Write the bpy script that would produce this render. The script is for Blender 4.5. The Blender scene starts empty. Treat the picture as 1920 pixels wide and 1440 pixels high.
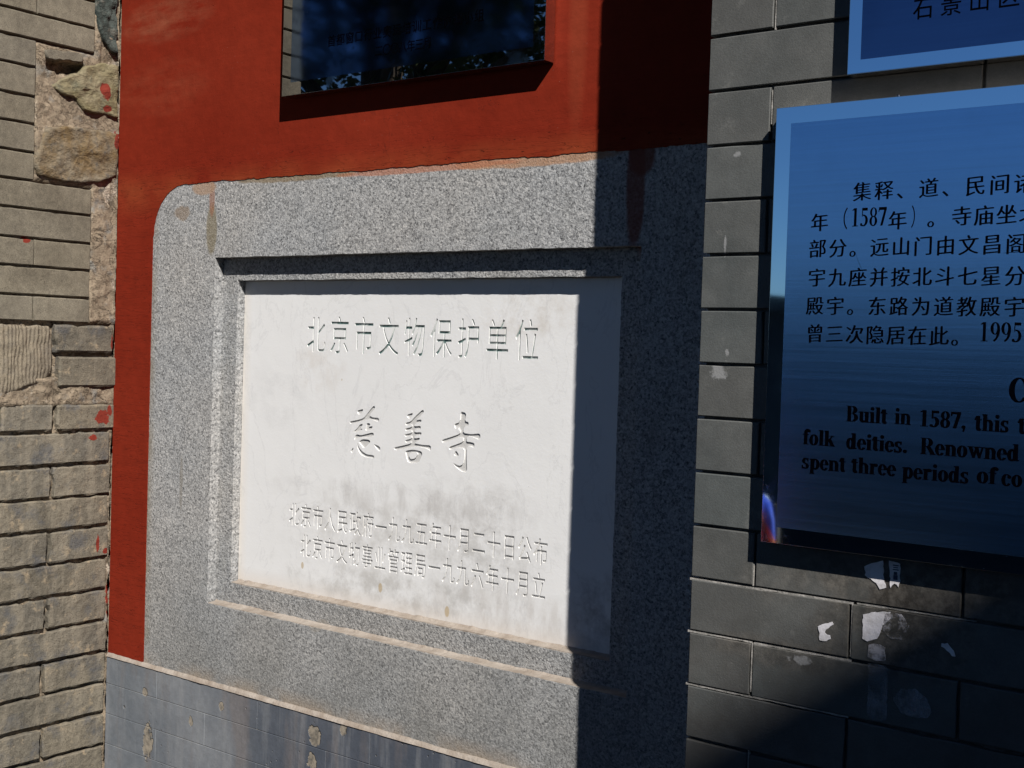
import bpy, bmesh, math, random
from mathutils import Vector, Matrix, noise
random.seed(7)
S = bpy.context.scene
COL = S.collection

# ------------------------------------------------------------------ camera
YAW, PITCH, ROLL, FPX = -0.65030247, -0.0296089, 0.03082668, 2360.07
CAM = Vector((0, -2.0, 1.5))
_cy, _sy, _cp, _sp, _cr, _sr = math.cos(YAW), math.sin(YAW), math.cos(PITCH), math.sin(PITCH), math.cos(ROLL), math.sin(ROLL)
_f = Vector((_sy*_cp, _cy*_cp, _sp)); _r = Vector((_cy, -_sy, 0)); _u = _r.cross(_f)
AR = _cr*_r + _sr*_u; AU = -_sr*_r + _cr*_u; AF = _f
cam_d = bpy.data.cameras.new('camera'); cam = bpy.data.objects.new('camera', cam_d); COL.objects.link(cam)
cam.matrix_world = Matrix(((AR.x, AU.x, -AF.x, CAM.x), (AR.y, AU.y, -AF.y, CAM.y), (AR.z, AU.z, -AF.z, CAM.z), (0, 0, 0, 1)))
cam_d.sensor_width = 36; cam_d.lens = FPX/1920*36; cam_d.clip_start = .05; cam_d.clip_end = 3000
S.camera = cam

# ------------------------------------------------------------------ light
SUN = Vector((1.31, -1.0, 1.5)).normalized()
w = bpy.data.worlds.new('World'); S.world = w; w.use_nodes = True
wn = w.node_tree; wn.nodes.clear()
sky = wn.nodes.new('ShaderNodeTexSky'); sky.sky_type = 'NISHITA'; sky.sun_disc = False
sky.sun_elevation = math.asin(SUN.z); sky.sun_rotation = math.atan2(SUN.x, SUN.y)
sky.altitude = 300; sky.air_density = .9; sky.dust_density = .0; sky.ozone_density = 10.0
bg = wn.nodes.new('ShaderNodeBackground'); bg.inputs['Strength'].default_value = 0.05
wo = wn.nodes.new('ShaderNodeOutputWorld')
wn.links.new(sky.outputs[0], bg.inputs[0]); wn.links.new(bg.outputs[0], wo.inputs[0])
sd = bpy.data.lights.new('sun', 'SUN'); sd.energy = 5; sd.angle = math.radians(.5); sd.color = (1, .965, .92)
so = bpy.data.objects.new('sun', sd); COL.objects.link(so); so.rotation_euler = SUN.to_track_quat('Z', 'Y').to_euler()
so.location = SUN*20
S.view_settings.view_transform = 'Standard'; S.view_settings.look = 'None'
S.view_settings.exposure = .38; S.view_settings.gamma = 1; S.view_settings.use_curve_mapping = False
S.cycles.max_bounces = 6

# ------------------------------------------------------------------ measuring helpers
XL = -2.8344            # plane of the old brick wall
PY = -.315              # front plane of the grey pilaster
def ray(px, py):
    return AR*((px-960)/FPX) - AU*((py-720)/FPX) + AF
def onA(px, py, y=0.0):
    d = ray(px, py); return CAM + d*((y-CAM.y)/d.y)
def onL(px, py, x=XL):
    d = ray(px, py); return CAM + d*((x-CAM.x)/d.x)
def N3(x, y, z=0, o=4):
    return noise.fractal(Vector((x, y, z)), 1.0, 2.0, o)

# ------------------------------------------------------------------ node helpers
class G:
    def __init__(s, name):
        s.m = bpy.data.materials.new(name); s.m.use_nodes = True; s.t = s.m.node_tree; s.t.nodes.clear()
        s.out = s.t.nodes.new('ShaderNodeOutputMaterial'); s.b = s.t.nodes.new('ShaderNodeBsdfPrincipled')
        s.t.links.new(s.b.outputs[0], s.out.inputs[0])
        g = s.t.nodes.new('ShaderNodeNewGeometry'); s.pos = g.outputs['Position']
        sp = s.t.nodes.new('ShaderNodeSeparateXYZ'); s.L(s.pos, sp.inputs[0]); s.x, s.y, s.z = sp.outputs
        s.rnd = s.t.nodes.new('ShaderNodeObjectInfo').outputs['Random']
    def L(s, a, b):
        if isinstance(a, (int, float)): b.default_value = a
        elif isinstance(a, (tuple, list)): b.default_value = a if len(a) == 4 or b.type == 'VECTOR' else (*a, 1)
        else: s.t.links.new(a, b)
    def M(s, op, a, b=0, c=0, clamp=False):
        n = s.t.nodes.new('ShaderNodeMath'); n.operation = op; n.use_clamp = clamp
        for i, v in enumerate((a, b, c)): s.L(v, n.inputs[i])
        return n.outputs[0]
    def vec(s, sx=1, sy=1, sz=1, off=(0, 0, 0), src=None):
        n = s.t.nodes.new('ShaderNodeMapping'); s.L(src or s.pos, n.inputs[0]); n.inputs['Scale'].default_value = (sx, sy, sz); n.inputs['Location'].default_value = off
        return n.outputs[0]
    def noise(s, sc, det=4, rough=.55, v=None, dist=0, col=False):
        n = s.t.nodes.new('ShaderNodeTexNoise'); s.L(v or s.pos, n.inputs['Vector']); n.inputs['Scale'].default_value = sc
        n.inputs['Detail'].default_value = det; n.inputs['Roughness'].default_value = rough; n.inputs['Distortion'].default_value = dist
        return n.outputs[1 if col else 0]
    def vor(s, sc, v=None, out=0, feat='F1', rnd=1):
        n = s.t.nodes.new('ShaderNodeTexVoronoi'); n.feature = feat; s.L(v or s.pos, n.inputs['Vector']); n.inputs['Scale'].default_value = sc
        n.inputs['Randomness'].default_value = rnd
        return n.outputs[out]
    def ramp(s, f, *st, interp='LINEAR'):
        n = s.t.nodes.new('ShaderNodeValToRGB'); s.L(f, n.inputs[0]); e = n.color_ramp.elements; n.color_ramp.interpolation = interp
        while len(e) < len(st): e.new(.5)
        for i, (p, c) in enumerate(st):
            e[i].position = p; e[i].color = (c, c, c, 1) if isinstance(c, (int, float)) else (*c, 1)
        return n.outputs[0]
    def rng(s, f, a, b, c=0, d=1):
        n = s.t.nodes.new('ShaderNodeMapRange'); n.clamp = True
        for i, v in enumerate((f, a, b, c, d)): s.L(v, n.inputs[i])
        return n.outputs[0]
    def mix(s, f, a, b, mode='MIX'):
        n = s.t.nodes.new('ShaderNodeMix'); n.data_type = 'RGBA'; n.blend_type = mode; n.clamp_factor = True
        s.L(f, n.inputs[0]); s.L(a, n.inputs[6]); s.L(b, n.inputs[7]); return n.outputs[2]
    def blob(s, cu, cv, ru, rv, amt=.6, nsc=20, soft=.35, ax='xz', nz=None):
        u, v = (s.x if ax[0] == 'x' else s.y), s.z
        a = s.M('POWER', s.M('MULTIPLY', s.M('ABSOLUTE', s.M('SUBTRACT', u, cu)), 1/ru), 2)
        b = s.M('POWER', s.M('MULTIPLY', s.M('ABSOLUTE', s.M('SUBTRACT', v, cv)), 1/rv), 2)
        k = s.M('SUBTRACT', 1, s.M('ADD', a, b))
        k = s.M('ADD', k, s.M('MULTIPLY', s.M('SUBTRACT', nz if nz is not None else s.noise(nsc), .5), amt*4))
        return s.rng(k, -soft*.5, soft*.5+.001)
    def bump(s, h, dist=.001, strength=1, prev=None):
        n = s.t.nodes.new('ShaderNodeBump'); s.L(h, n.inputs['Height']); n.inputs['Distance'].default_value = dist
        n.inputs['Strength'].default_value = strength
        if prev is not None: s.L(prev, n.inputs['Normal'])
        return n.outputs[0]
    def fin(s, col=None, rough=None, normal=None, metal=None, spec=None):
        if col is not None: s.L(col, s.b.inputs['Base Color'])
        if rough is not None: s.L(rough, s.b.inputs['Roughness'])
        if normal is not None: s.L(normal, s.b.inputs['Normal'])
        if metal is not None: s.L(metal, s.b.inputs['Metallic'])
        if spec is not None: s.L(spec, s.b.inputs['Specular IOR Level'])
        return s.m

RED = (.24, .026, .011)
def yz(px, py): p = onL(px, py); return p.y, p.z
def red_splash(g, col, plist):
    for (px, py, rx, ry) in plist:
        cy, cz = yz(px, py)
        col = g.mix(g.blob(cy, cz, rx*1.1, ry*1.1, 1.0, 55, .25, 'yz'), col, (.20, .030, .018))
    return col
SPL = [(196, 172, .012, .020), (201, 204, .012, .008), (50, 449, .010, .007), (192, 783, .020, .016), (205, 768, .006, .014),
       (182, 1022, .004, .022), (197, 1033, .006, .008), (208, 1115, .009, .03), (212, 640, .006, .02), (219, 265, .010, .02), (212, 1150, .012, .02),
       (175, 820, .012, .006)]

def mat_old_brick(name, c1, c2, pits=.5, tan=.0, bump=.0012, chis=False):
    g = G(name)
    n1 = g.noise(9, 5, .6); n2 = g.noise(60, 4, .65); n3 = g.noise(380, 3, .7)
    col = g.mix(g.rng(n1, .32, .68), c1, c2)
    col = g.mix(g.M('MULTIPLY', g.rnd, .55), col, g.mix(.5, col, (.12, .118, .112)))
    col = g.mix(.55, col, g.mix(g.rng(n2, .3, .7), (.35, .35, .35), (.68, .68, .66)), 'OVERLAY')
    col = g.mix(.55, col, g.mix(g.rng(n3, .3, .7), (.22, .22, .22), (.80, .80, .80)), 'OVERLAY')
    if tan:
        col = g.mix(g.M('MULTIPLY', g.rng(g.noise(24, 6, .75), .56, .66), tan), col, (.31, .245, .165)); col = g.mix(g.M('MULTIPLY', g.rng(g.noise(22, 4, .6, g.vec(1, 1, .12, (3, 5, 2))), .52, .62), tan*.5), col, (.26, .225, .17))
        col = g.mix(g.M('MULTIPLY', g.rng(g.noise(13, 6, .7, g.vec(1, 1, 1, (3, 5, 1))), .53, .66), tan*.8), col, (.085, .087, .092))
    pit = g.rng(g.vor(170, g.vec(1, 1, 1, (.1, .2, .3))), .10, .20)
    pm = g.rng(g.noise(30, 2, .5, g.vec(1, 1, 1, (7, 1, 2))), .42, .62)
    pitf = g.M('SUBTRACT', 1, g.M('MULTIPLY', g.M('SUBTRACT', 1, pit), pm))
    col = g.mix(g.M('MULTIPLY', g.M('SUBTRACT', 1, pitf), pits), col, (.035, .032, .028))
    col = red_splash(g, col, SPL)
    h = g.M('ADD', g.M('MULTIPLY', n2, 1.0), g.M('MULTIPLY', n3, .35)); h = g.M('ADD', h, g.M('MULTIPLY', pitf, .5))
    nn = g.bump(h, bump*1.5)
    if chis:
        wv = g.M('SINE', g.M('ADD', g.M('MULTIPLY', g.y, 620), g.M('MULTIPLY', g.noise(25, 3), 9)))
        nn = g.bump(wv, .0010, .9, nn)
    return g.fin(col, .95, nn, spec=.2)
M_sawn = mat_old_brick('sawn_grey_brick', (.134, .114, .083), (.210, .182, .135), .6, 0, .0008)
M_rough = mat_old_brick('rough_old_brick', (.108, .095, .074), (.190, .163, .122), .65, .9, .0026)
M_dress = mat_old_brick('tooled_stone', (.17, .14, .105), (.24, .20, .145), .6, .4, .0022, True)

def mat_mortar(name, base=(.34, .27, .195)):
    g = G(name)
    n1 = g.noise(14, 6, .65); n2 = g.noise(90, 5, .7); n3 = g.noise(420, 3, .7)
    col = g.mix(g.rng(n1, .35, .66), tuple(c*.62 for c in base), base)
    col = g.mix(g.rng(g.noise(22, 5, .6, g.vec(1, 1, 1, (9, 3, 3))), .55, .66), col, (.23, .215, .19))
    col = g.mix(g.M('MULTIPLY', g.rng(g.noise(30, 5, .6, g.vec(1, 1, .4, (2, 8, 3))), .62, .68), .7), col, (.55, .47, .38))
    col = g.mix(.6, col, g.mix(g.rng(n2, .3, .7), (.3, .3, .3), (.72, .72, .7)), 'OVERLAY')
    pit = g.rng(g.vor(120), .10, .2); col = g.mix(g.M('MULTIPLY', g.M('SUBTRACT', 1, pit), .6), col, (.05, .045, .04))
    ck = g.rng(g.M('ABSOLUTE', g.M('SUBTRACT', g.noise(17, 7, .72, g.vec(1, 1, 1.5, (2, 2, 5)), .6), .5)), 0, .010); ckm = g.rng(g.noise(9, 3), .46, .56)
    col = g.mix(g.M('MULTIPLY', g.M('MULTIPLY', g.M('SUBTRACT', 1, ck), ckm), .85), col, (.035, .028, .022))
    col = g.mix(g.M('MULTIPLY', g.rng(g.noise(45, 5, .75, g.vec(1, 1, 1, (6, 1, 1))), .56, .64), .6), col, (.15, .12, .085))
    col = red_splash(g, col, SPL)
    h = g.M('ADD', n2, g.M('MULTIPLY', n3, .4))
    return g.fin(col, .97, g.bump(g.M('ADD', h, g.M('MULTIPLY', g.M('MULTIPLY', ck, 1), .5)), .0045), spec=.15)
M_mortar = mat_mortar('tan_lime_mortar')

def mat_stone(name, a, b, c, sc=12):
    g = G(name)
    n1 = g.noise(sc, 6, .65); n2 = g.noise(70, 5, .7, g.vec(1, 1, 1.6)); n3 = g.noise(300, 3, .7)
    col = g.mix(g.rng(n1, .38, .60), a, b); col = g.mix(g.rng(g.noise(sc*1.7, 5, .7, g.vec(1, 1, 1, (4, 4, 8))), .54, .64), col, c)
    col = g.mix(.7, col, g.mix(g.rng(n2, .3, .7), (.25, .25, .25), (.75, .75, .75)), 'OVERLAY')
    col = red_splash(g, col, SPL)
    return g.fin(col, .9, g.bump(g.M('ADD', g.M('MULTIPLY', n1, 2), g.M('ADD', n2, g.M('MULTIPLY', n3, .4))), .0055), spec=.25)
M_ochre = mat_stone('ochre_rubble_stone', (.17, .115, .055), (.21, .175, .125), (.12, .105, .085), 16)
M_olive = mat_stone('olive_rubble_stone', (.20, .17, .09), (.24, .205, .13), (.16, .15, .10))
M_dark = mat_stone('dark_green_rubble_stone', (.035, .045, .04), (.08, .095, .085), (.13, .13, .11), 20)

def mat_red():
    g = G('red_lime_plaster')
    big = g.noise(2.2, 4, .5); n2 = g.noise(26, 5, .6); n3 = g.noise(240, 4, .65)
    col = g.mix(g.rng(big, .35, .65), (.178, .0165, .0065), (.21, .023, .0095))
    # chalky worn patches
    p = onA(310, 38); wz = g.noise(9, 5, .6, g.vec(1, 1, 2.2, (1, 0, 0)))
    pm = g.blob(p.x, p.z, .16, .05, .35, 9, 1.2, nz=wz)
    st = g.rng(g.noise(14, 7, .62, g.vec(.6, 1, 2)), .36, .66)
    col = g.mix(g.M('MULTIPLY', g.M('MULTIPLY', pm, st), .42), col, (.34, .13, .07))
    p = onA(300, 165); col = g.mix(g.M('MULTIPLY', g.M('MULTIPLY', g.blob(p.x, p.z, .16, .06, .4, 9, 1.4, nz=wz), st), .22), col, (.34, .10, .05))
    p = onA(1085, 60); col = g.mix(g.M('MULTIPLY', g.blob(p.x, p.z, .020, .17, .10, 12, 1.4), .20), col, (.36, .09, .04))
    # orange rim near the granite
    rim = g.M('MULTIPLY', g.rng(g.z, 1.925, 1.875), g.rng(g.noise(7, 4), .35, .6)); rim = g.M('MULTIPLY', rim, g.rng(g.z, 1.80, 1.87))
    col = g.mix(g.M('MULTIPLY', rim, .55), col, (.30, .065, .022))
    col = g.mix(.30, col, g.mix(g.rng(n2, .3, .7), (.36, .36, .36), (.64, .64, .64)), 'OVERLAY')
    spk = g.rng(g.vor(75, g.vec(1, 1, 1, (.3, .1, .7))), .035, .05)
    sp2 = g.rng(g.noise(8, 2), .5, .6)
    col = g.mix(g.M('MULTIPLY', g.M('SUBTRACT', 1, spk), g.M('MULTIPLY', sp2, .6)), col, (.45, .25, .2))
    dk = g.rng(g.vor(38, g.vec(1, 1, 1.5, (.6, .4, .2))), .035, .055)
    col = g.mix(g.M('MULTIPLY', g.M('SUBTRACT', 1, dk), .8), col, (.05, .008, .005))
    # trowel scratches
    scr = g.noise(9, 3, .5, g.vec(1.0, 1, 11, (0, 0, 2)), 1.2)
    sl = g.M('ABSOLUTE', g.M('SUBTRACT', scr, .5)); sl = g.rng(sl, 0, .010)
    scm = g.M('MULTIPLY', g.rng(g.z, 1.98, 1.88), 1)
    h = g.M('ADD', g.M('MULTIPLY', n2, 1.2), g.M('MULTIPLY', n3, .16)); h = g.M('ADD', h, g.M('MULTIPLY', sl, g.M('MULTIPLY', scm, .6)))
    hc = g.rng(g.M('ABSOLUTE', g.M('SUBTRACT', g.noise(3.5, 6, .6, g.vec(1, 1, 1, (8, 8, 1)), .8), .5)), 0, .0022)
    hcm = g.rng(g.noise(2.6, 2, .5, g.vec(1, 1, 1, (1, 4, 4))), .54, .60)
    col = g.mix(g.M('MULTIPLY', g.M('MULTIPLY', g.M('SUBTRACT', 1, hc), hcm), .55), col, (.06, .010, .006))
    br = g.noise(70, 5, .7, g.vec(.16, 1, 1.2)); col = g.mix(.14, col, g.mix(g.rng(br, .3, .7), (.32, .32, .32), (.68, .68, .68)), 'OVERLAY')
    ep = g.M('MULTIPLY', g.M('MULTIPLY', g.rng(g.z, 1.955, 1.90), g.rng(g.z, 1.86, 1.875)), g.rng(g.noise(60, 5, .75, g.vec(1, 1, 1.8)), .64, .68))
    col = g.mix(g.M('MULTIPLY', ep, .85), col, (.035, .010, .008))
    h = g.M('ADD', h, g.M('MULTIPLY', br, .22)); h = g.M('SUBTRACT', h, g.M('MULTIPLY', ep, 2))
    h = g.M('ADD', h, g.M('MULTIPLY', dk, .5)); h = g.M('ADD', h, g.M('MULTIPLY', g.noise(5, 3), 4))
    return g.fin(col, .78, g.bump(h, .0011), spec=.08)
M_red = mat_red()

def mat_granite(name, step=False):
    g = G(name)
    v = g.vec(1, 1, 1)
    ns = g.noise(225, 3, .8); ns2 = g.noise(150, 2, .6, g.vec(1, 1, 1, (4, 2, 1)))
    cell = g.vor(205, v, 1)
    sepn = g.t.nodes.new('ShaderNodeSeparateColor'); g.L(cell, sepn.inputs[0])
    r = sepn.outputs[0]
    col = g.ramp(r, (0, (.025, .026, .028)), (.14, (.085, .086, .088)), (.32, (.25, .25, .247)), (.75, (.41, .41, .402)), (1, (.60, .585, .56)))
    col = g.mix(.55, col, g.ramp(ns, (.37, (.06, .062, .065)), (.46, (.29, .29, .29)), (.62, (.52, .515, .50))))
    bl = g.rng(g.vor(42, g.vec(1, 1, 1, (.2, .2, .2))), .055, .075); col = g.mix(g.M('MULTIPLY', g.M('SUBTRACT', 1, bl), .85), col, (.03, .03, .032))
    wl = g.rng(g.vor(21, g.vec(1, 1, 1, (.7, .2, .2))), .05, .11); col = g.mix(g.M('MULTIPLY', g.M('SUBTRACT', 1, wl), .35), col, (.62, .60, .56))
    # warm and cold cast, darker towards the foot where it is grimy
    cast = g.noise(3.2, 3, .5)
    col = g.mix(.30, col, g.mix(g.rng(cast, .35, .65), (.42, .44, .47), (.56, .52, .48)), 'OVERLAY')
    grime = g.M('MULTIPLY', g.rng(g.z, 1.05, .70), g.rng(g.noise(5, 4), .20, .55))
    col = g.mix(g.M('MULTIPLY', grime, .50), col, (.13, .13, .12)); col = g.mix(g.M('MULTIPLY', g.rng(g.noise(9, 6, .7, g.vec(1, 1, .3, (7, 1, 1))), .58, .70), .30), col, (.16, .155, .14))
    # drips
    def st(px, py, rx, rz, c, k, a=.25, ns=30):
        nonlocal col
        p = onA(px, py); col = g.mix(g.M('MULTIPLY', g.blob(p.x, p.z, rx, rz, a, ns, .5), k), col, c)
    st(397, 430, .020, .060, (.20, .165, .10), .75, .15); st(398, 372, .010, .045, (.30, .12, .06), .6, .15); st(383, 352, .045, .018, (.36, .24, .16), .8, .2)
    st(342, 400, .03, .018, (.24, .17, .11), .6, .5, 45); st(560, 328, .22, .014, (.23, .17, .10), .8, .35, 25); st(1000, 300, .20, .013, (.40, .22, .12), .8, .3, 25)
    st(800, 316, .25, .008, (.42, .16, .08), .7, .3, 25)
    st(1205, 285, .028, .045, (.17, .05, .03), .85, .3, 18); st(1192, 350, .020, .12, (.17, .045, .03), .8, .2, 18)
    st(340, 905, .006, .07, (.22, .20, .17), .6, .3); st(590, 1175, .02, .012, (.30, .27, .23), .5, .4)
    # tan dust line at the left and lower edges
    el = g.M('MULTIPLY', g.rng(g.x, -2.655, -2.683), g.rng(g.noise(9, 4, .6, g.vec(1, 1, .7)), .38, .58)); col = g.mix(g.M('MULTIPLY', el, .75), col, (.22, .18, .125))
    eb = g.M('MULTIPLY', g.rng(g.z, .695, .66), g.rng(g.noise(6, 4), .40, .55)); col = g.mix(g.M('MULTIPLY', eb, .75), col, (.30, .24, .18))
    if step:   # pale bruised chisel marks on the stepped edge
        ch = g.rng(g.noise(60, 6, .8, g.vec(1, 1, .3)), .46, .66); lm = g.rng(g.x, -2.36, -2.40)
        col = g.mix(g.M('MULTIPLY', g.M('MULTIPLY', ch, lm), .15), col, (.52, .48, .40))
    h = g.M('ADD', g.M('MULTIPLY', ns, 1), g.M('MULTIPLY', ns2, .9))
    rim = None
    return g.fin(col, .85, g.bump(h, .0016 if not step else .0026), spec=.35)
M_gran = mat_granite('grey_granite'); M_gran2 = mat_granite('chiselled_granite_step', True)

def mat_marble(name, tint=(.78, .775, .765)):
    g = G(name)
    n1 = g.noise(4, 5, .6); n2 = g.noise(18, 6, .7); sv = g.noise(24, 6, .7, g.vec(1, 1, .35, (2, 1, 1)))
    col = g.mix(g.rng(n1, .3, .7), tint, (.74, .735, .725))
    def sm(px, py, rx, rz, c, k, nz, a=.9, soft=1.6):
        nonlocal col
        p = onA(px, py, .05); m = g.blob(p.x, p.z, rx, rz, a*.5, 8, soft, nz=nz); m = g.M('MULTIPLY', m, g.rng(nz, .42, .62))
        col = g.mix(g.M('MULTIPLY', m, k*.72), col, c)
    sm(760, 940, .34, .030, (.42, .40, .38), .6, sv); sm(880, 950, .14, .05, (.38, .36, .34), .5, n2)
    sm(780, 1000, .30, .05, (.42, .40, .37), .6, n2); sm(720, 1105, .26, .035, (.36, .34, .31), .75, n2); sm(900, 1080, .12, .09, (.44, .43, .41), .6, n2)
    sm(930, 1150, .2, .05, (.44, .40, .36), .6, sv); sm(520, 745, .10, .06, (.45, .45, .45), .28, n2); sm(990, 590, .10, .05, (.45, .38, .30), .5, n2)
    sm(600, 690, .07, .05, (.5, .42, .34), .35, n2); sm(1150, 1170, .1, .08, (.2, .19, .18), .7, n2); sm(640, 1010, .2, .12, (.55, .53, .50), .35, n2)
    # warm rim on the left, grey veins
    col = g.mix(g.M('MULTIPLY', g.rng(g.x, -2.355, -2.386), .35), col, (.62, .50, .36))
    col = g.mix(g.M('MULTIPLY', g.rng(g.z, .945, .905), .45), col, (.50, .42, .34))
    vn = g.noise(5, 6, .62, g.vec(1.3, 1, .8, (3, 3, 3)), .8); vm = g.rng(g.M('ABSOLUTE', g.M('SUBTRACT', vn, .52)), .012, 0)
    col = g.mix(g.M('MULTIPLY', vm, .16), col, (.34, .34, .35))
    for px, py, r in ((713, 1102, .008), (838, 1147, .009), (567, 1060, .006), (641, 712, .002)):
        p = onA(px, py, .05); col = g.mix(g.M('MULTIPLY', g.blob(p.x, p.z, r*.7, r*1.3, .2, 60), .6), col, (.42, .29, .11))
    sp = g.rng(g.vor(26), .015, .025); col = g.mix(g.M('MULTIPLY', g.M('SUBTRACT', 1, sp), .5), col, (.2, .19, .18))
    return g.fin(col, .5, g.bump(g.M('ADD', n2, g.M('MULTIPLY', g.noise(200, 3), .25)), .0007), spec=.35)
M_marble = mat_marble('white_marble')
g = G('engraved_groove_with_green_paint_traces'); M_groove_g = g.fin(g.mix(g.rng(g.noise(40, 4), .42, .55), (.42, .45, .43), (.09, .16, .15)), .8)
g = G('shade_toned_groove'); M_groove = g.fin((.55, .54, .52), .7, g.bump(g.noise(160, 3), .0005))  # floor coloured darker than the marble to deepen shade in the cuts

def mat_slate():
    g = G('smooth_blue_grey_rubbed_brick')
    n1 = g.noise(3.5, 4, .6); sv = g.noise(16, 5, .65, g.vec(1, 1, .10)); n3 = g.noise(70, 5, .65)
    col = g.mix(g.rng(n1, .35, .65), (.135, .150, .168), (.245, .256, .268))
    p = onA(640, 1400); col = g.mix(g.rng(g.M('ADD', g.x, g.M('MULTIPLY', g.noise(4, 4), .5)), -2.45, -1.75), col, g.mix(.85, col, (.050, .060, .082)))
    col = g.mix(g.M('MULTIPLY', g.rng(sv, .50, .66), .45), col, (.28, .285, .29))
    col = g.mix(g.M('MULTIPLY', g.rng(g.noise(12, 5, .6, g.vec(1, 1, .2, (5, 1, 1))), .52, .64), .5), col, (.17, .145, .135))
    col = g.mix(.35, col, g.mix(g.rng(n3, .3, .7), (.36, .36, .36), (.66, .66, .66)), 'OVERLAY')
    chip = g.M('SUBTRACT', 1, g.rng(g.vor(17, g.vec(1, 1, 1, (.1, 0, .4))), .045, .10)); cm = g.rng(g.noise(4, 3), .50, .62)
    c2 = g.M('SUBTRACT', 1, g.rng(g.vor(46, g.vec(1, 1, 1, (.6, 0, .4))), .05, .12)); chip = g.M('MAXIMUM', g.M('MULTIPLY', chip, cm), g.M('MULTIPLY', c2, g.M('MULTIPLY', cm, g.rng(g.x, -2.5, -1.9, .3, 1))))
    for px, py, rx, rz in ((277, 1390, .020, .045), (590, 1380, .018, .024), (585, 1428, .014, .018), (645, 1368, .012, .014), (272, 1297, .010, .010), (358, 1352, .008, .012), (415, 1325, .008, .010)):
        p = onA(px, py, -.006); chip = g.M('MAXIMUM', chip, g.blob(p.x, p.z, rx, rz, .8, 70, .3))
    col = g.mix(g.M('MULTIPLY', chip, .85), col, g.mix(g.rng(n3, .4, .6), (.16, .14, .11), (.34, .29, .22)))
    h = g.M('SUBTRACT', g.M('MULTIPLY', n3, .25), g.M('MULTIPLY', chip, 1.6))
    return g.fin(col, .6, g.bump(h, .004, .8), spec=.4)
M_slate = mat_slate()

def mat_pbrick():
    g = G('smooth_dark_grey_facing_brick')
    n1 = g.noise(7, 5, .6); n2 = g.noise(420, 2, .7); n3 = g.noise(34, 5, .6)
    col = g.mix(g.rng(n1, .35, .65), (.068, .074, .072), (.102, .105, .100))
    col = g.mix(g.M('MULTIPLY', g.rnd, .75), col, (.078, .076, .070)); col = g.mix(g.M('MULTIPLY', g.rng(g.M('FRACT', g.M('MULTIPLY', g.rnd, 7.3)), .6, 1), .5), col, (.082, .098, .098))
    col = g.mix(.4, col, g.mix(g.rng(n2, .3, .7), (.38, .38, .38), (.64, .64, .64)), 'OVERLAY')
    col = g.mix(.35, col, g.mix(g.rng(n3, .3, .7), (.36, .36, .36), (.70, .70, .70)), 'OVERLAY')
    col = g.mix(g.M('MULTIPLY', g.rng(g.noise(16, 6, .7, g.vec(1, 1, 1, (5, 5, 1))), .60, .70), .4), col, (.22, .215, .20))
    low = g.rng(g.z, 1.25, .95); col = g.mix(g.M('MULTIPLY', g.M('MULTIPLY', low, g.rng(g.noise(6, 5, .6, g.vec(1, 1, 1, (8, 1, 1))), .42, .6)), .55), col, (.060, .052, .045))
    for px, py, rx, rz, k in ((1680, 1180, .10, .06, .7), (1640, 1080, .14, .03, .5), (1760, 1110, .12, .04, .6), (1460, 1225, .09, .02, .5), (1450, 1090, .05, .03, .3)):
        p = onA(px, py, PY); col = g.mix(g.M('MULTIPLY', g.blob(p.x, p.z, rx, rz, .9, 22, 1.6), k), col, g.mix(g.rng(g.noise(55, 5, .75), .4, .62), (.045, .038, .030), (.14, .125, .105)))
    wsp = g.rng(g.vor(60), .02, .03); col = g.mix(g.M('MULTIPLY', g.M('SUBTRACT', 1, wsp), g.rng(g.noise(9, 2), .45, .6, 0, .6)), col, (.45, .44, .42))
    for px, py, rx, rz in ((1347, 698, .012, .012), (1383, 290, .006, .004), (1360, 460, .002, .014), (1363, 662, .003, .006), (1500, 1237, .016, .006)):
        p = onA(px, py, PY); col = g.mix(g.M('MULTIPLY', g.blob(p.x, p.z, rx, rz, 1.3, 110, .9), .6), col, (.32, .32, .32))
    nn = g.bump(g.M('ADD', n2, g.M('MULTIPLY', n3, .5)), .0004)
    return g.fin(col, .62, nn, spec=.4)
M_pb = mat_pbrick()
g = G('dark_joint_mortar'); M_joint = g.fin(g.mix(g.rng(g.noise(40, 4), .4, .6), (.05, .048, .045), (.10, .095, .088)), .95, g.bump(g.noise(80, 4), .003))
g = G('pale_joint_mortar'); M_pjoint = g.fin(g.mix(g.rng(g.noise(60, 4), .4, .6), (.22, .21, .19), (.36, .34, .31)), .95, g.bump(g.noise(120, 4), .002))
g = G('sandy_mortar_seam'); M_seam = g.fin(g.mix(g.rng(g.noise(30, 5), .35, .65), (.26, .215, .175), (.36, .315, .27)), .95, g.bump(g.noise(160, 4), .002), spec=.2)

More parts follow.
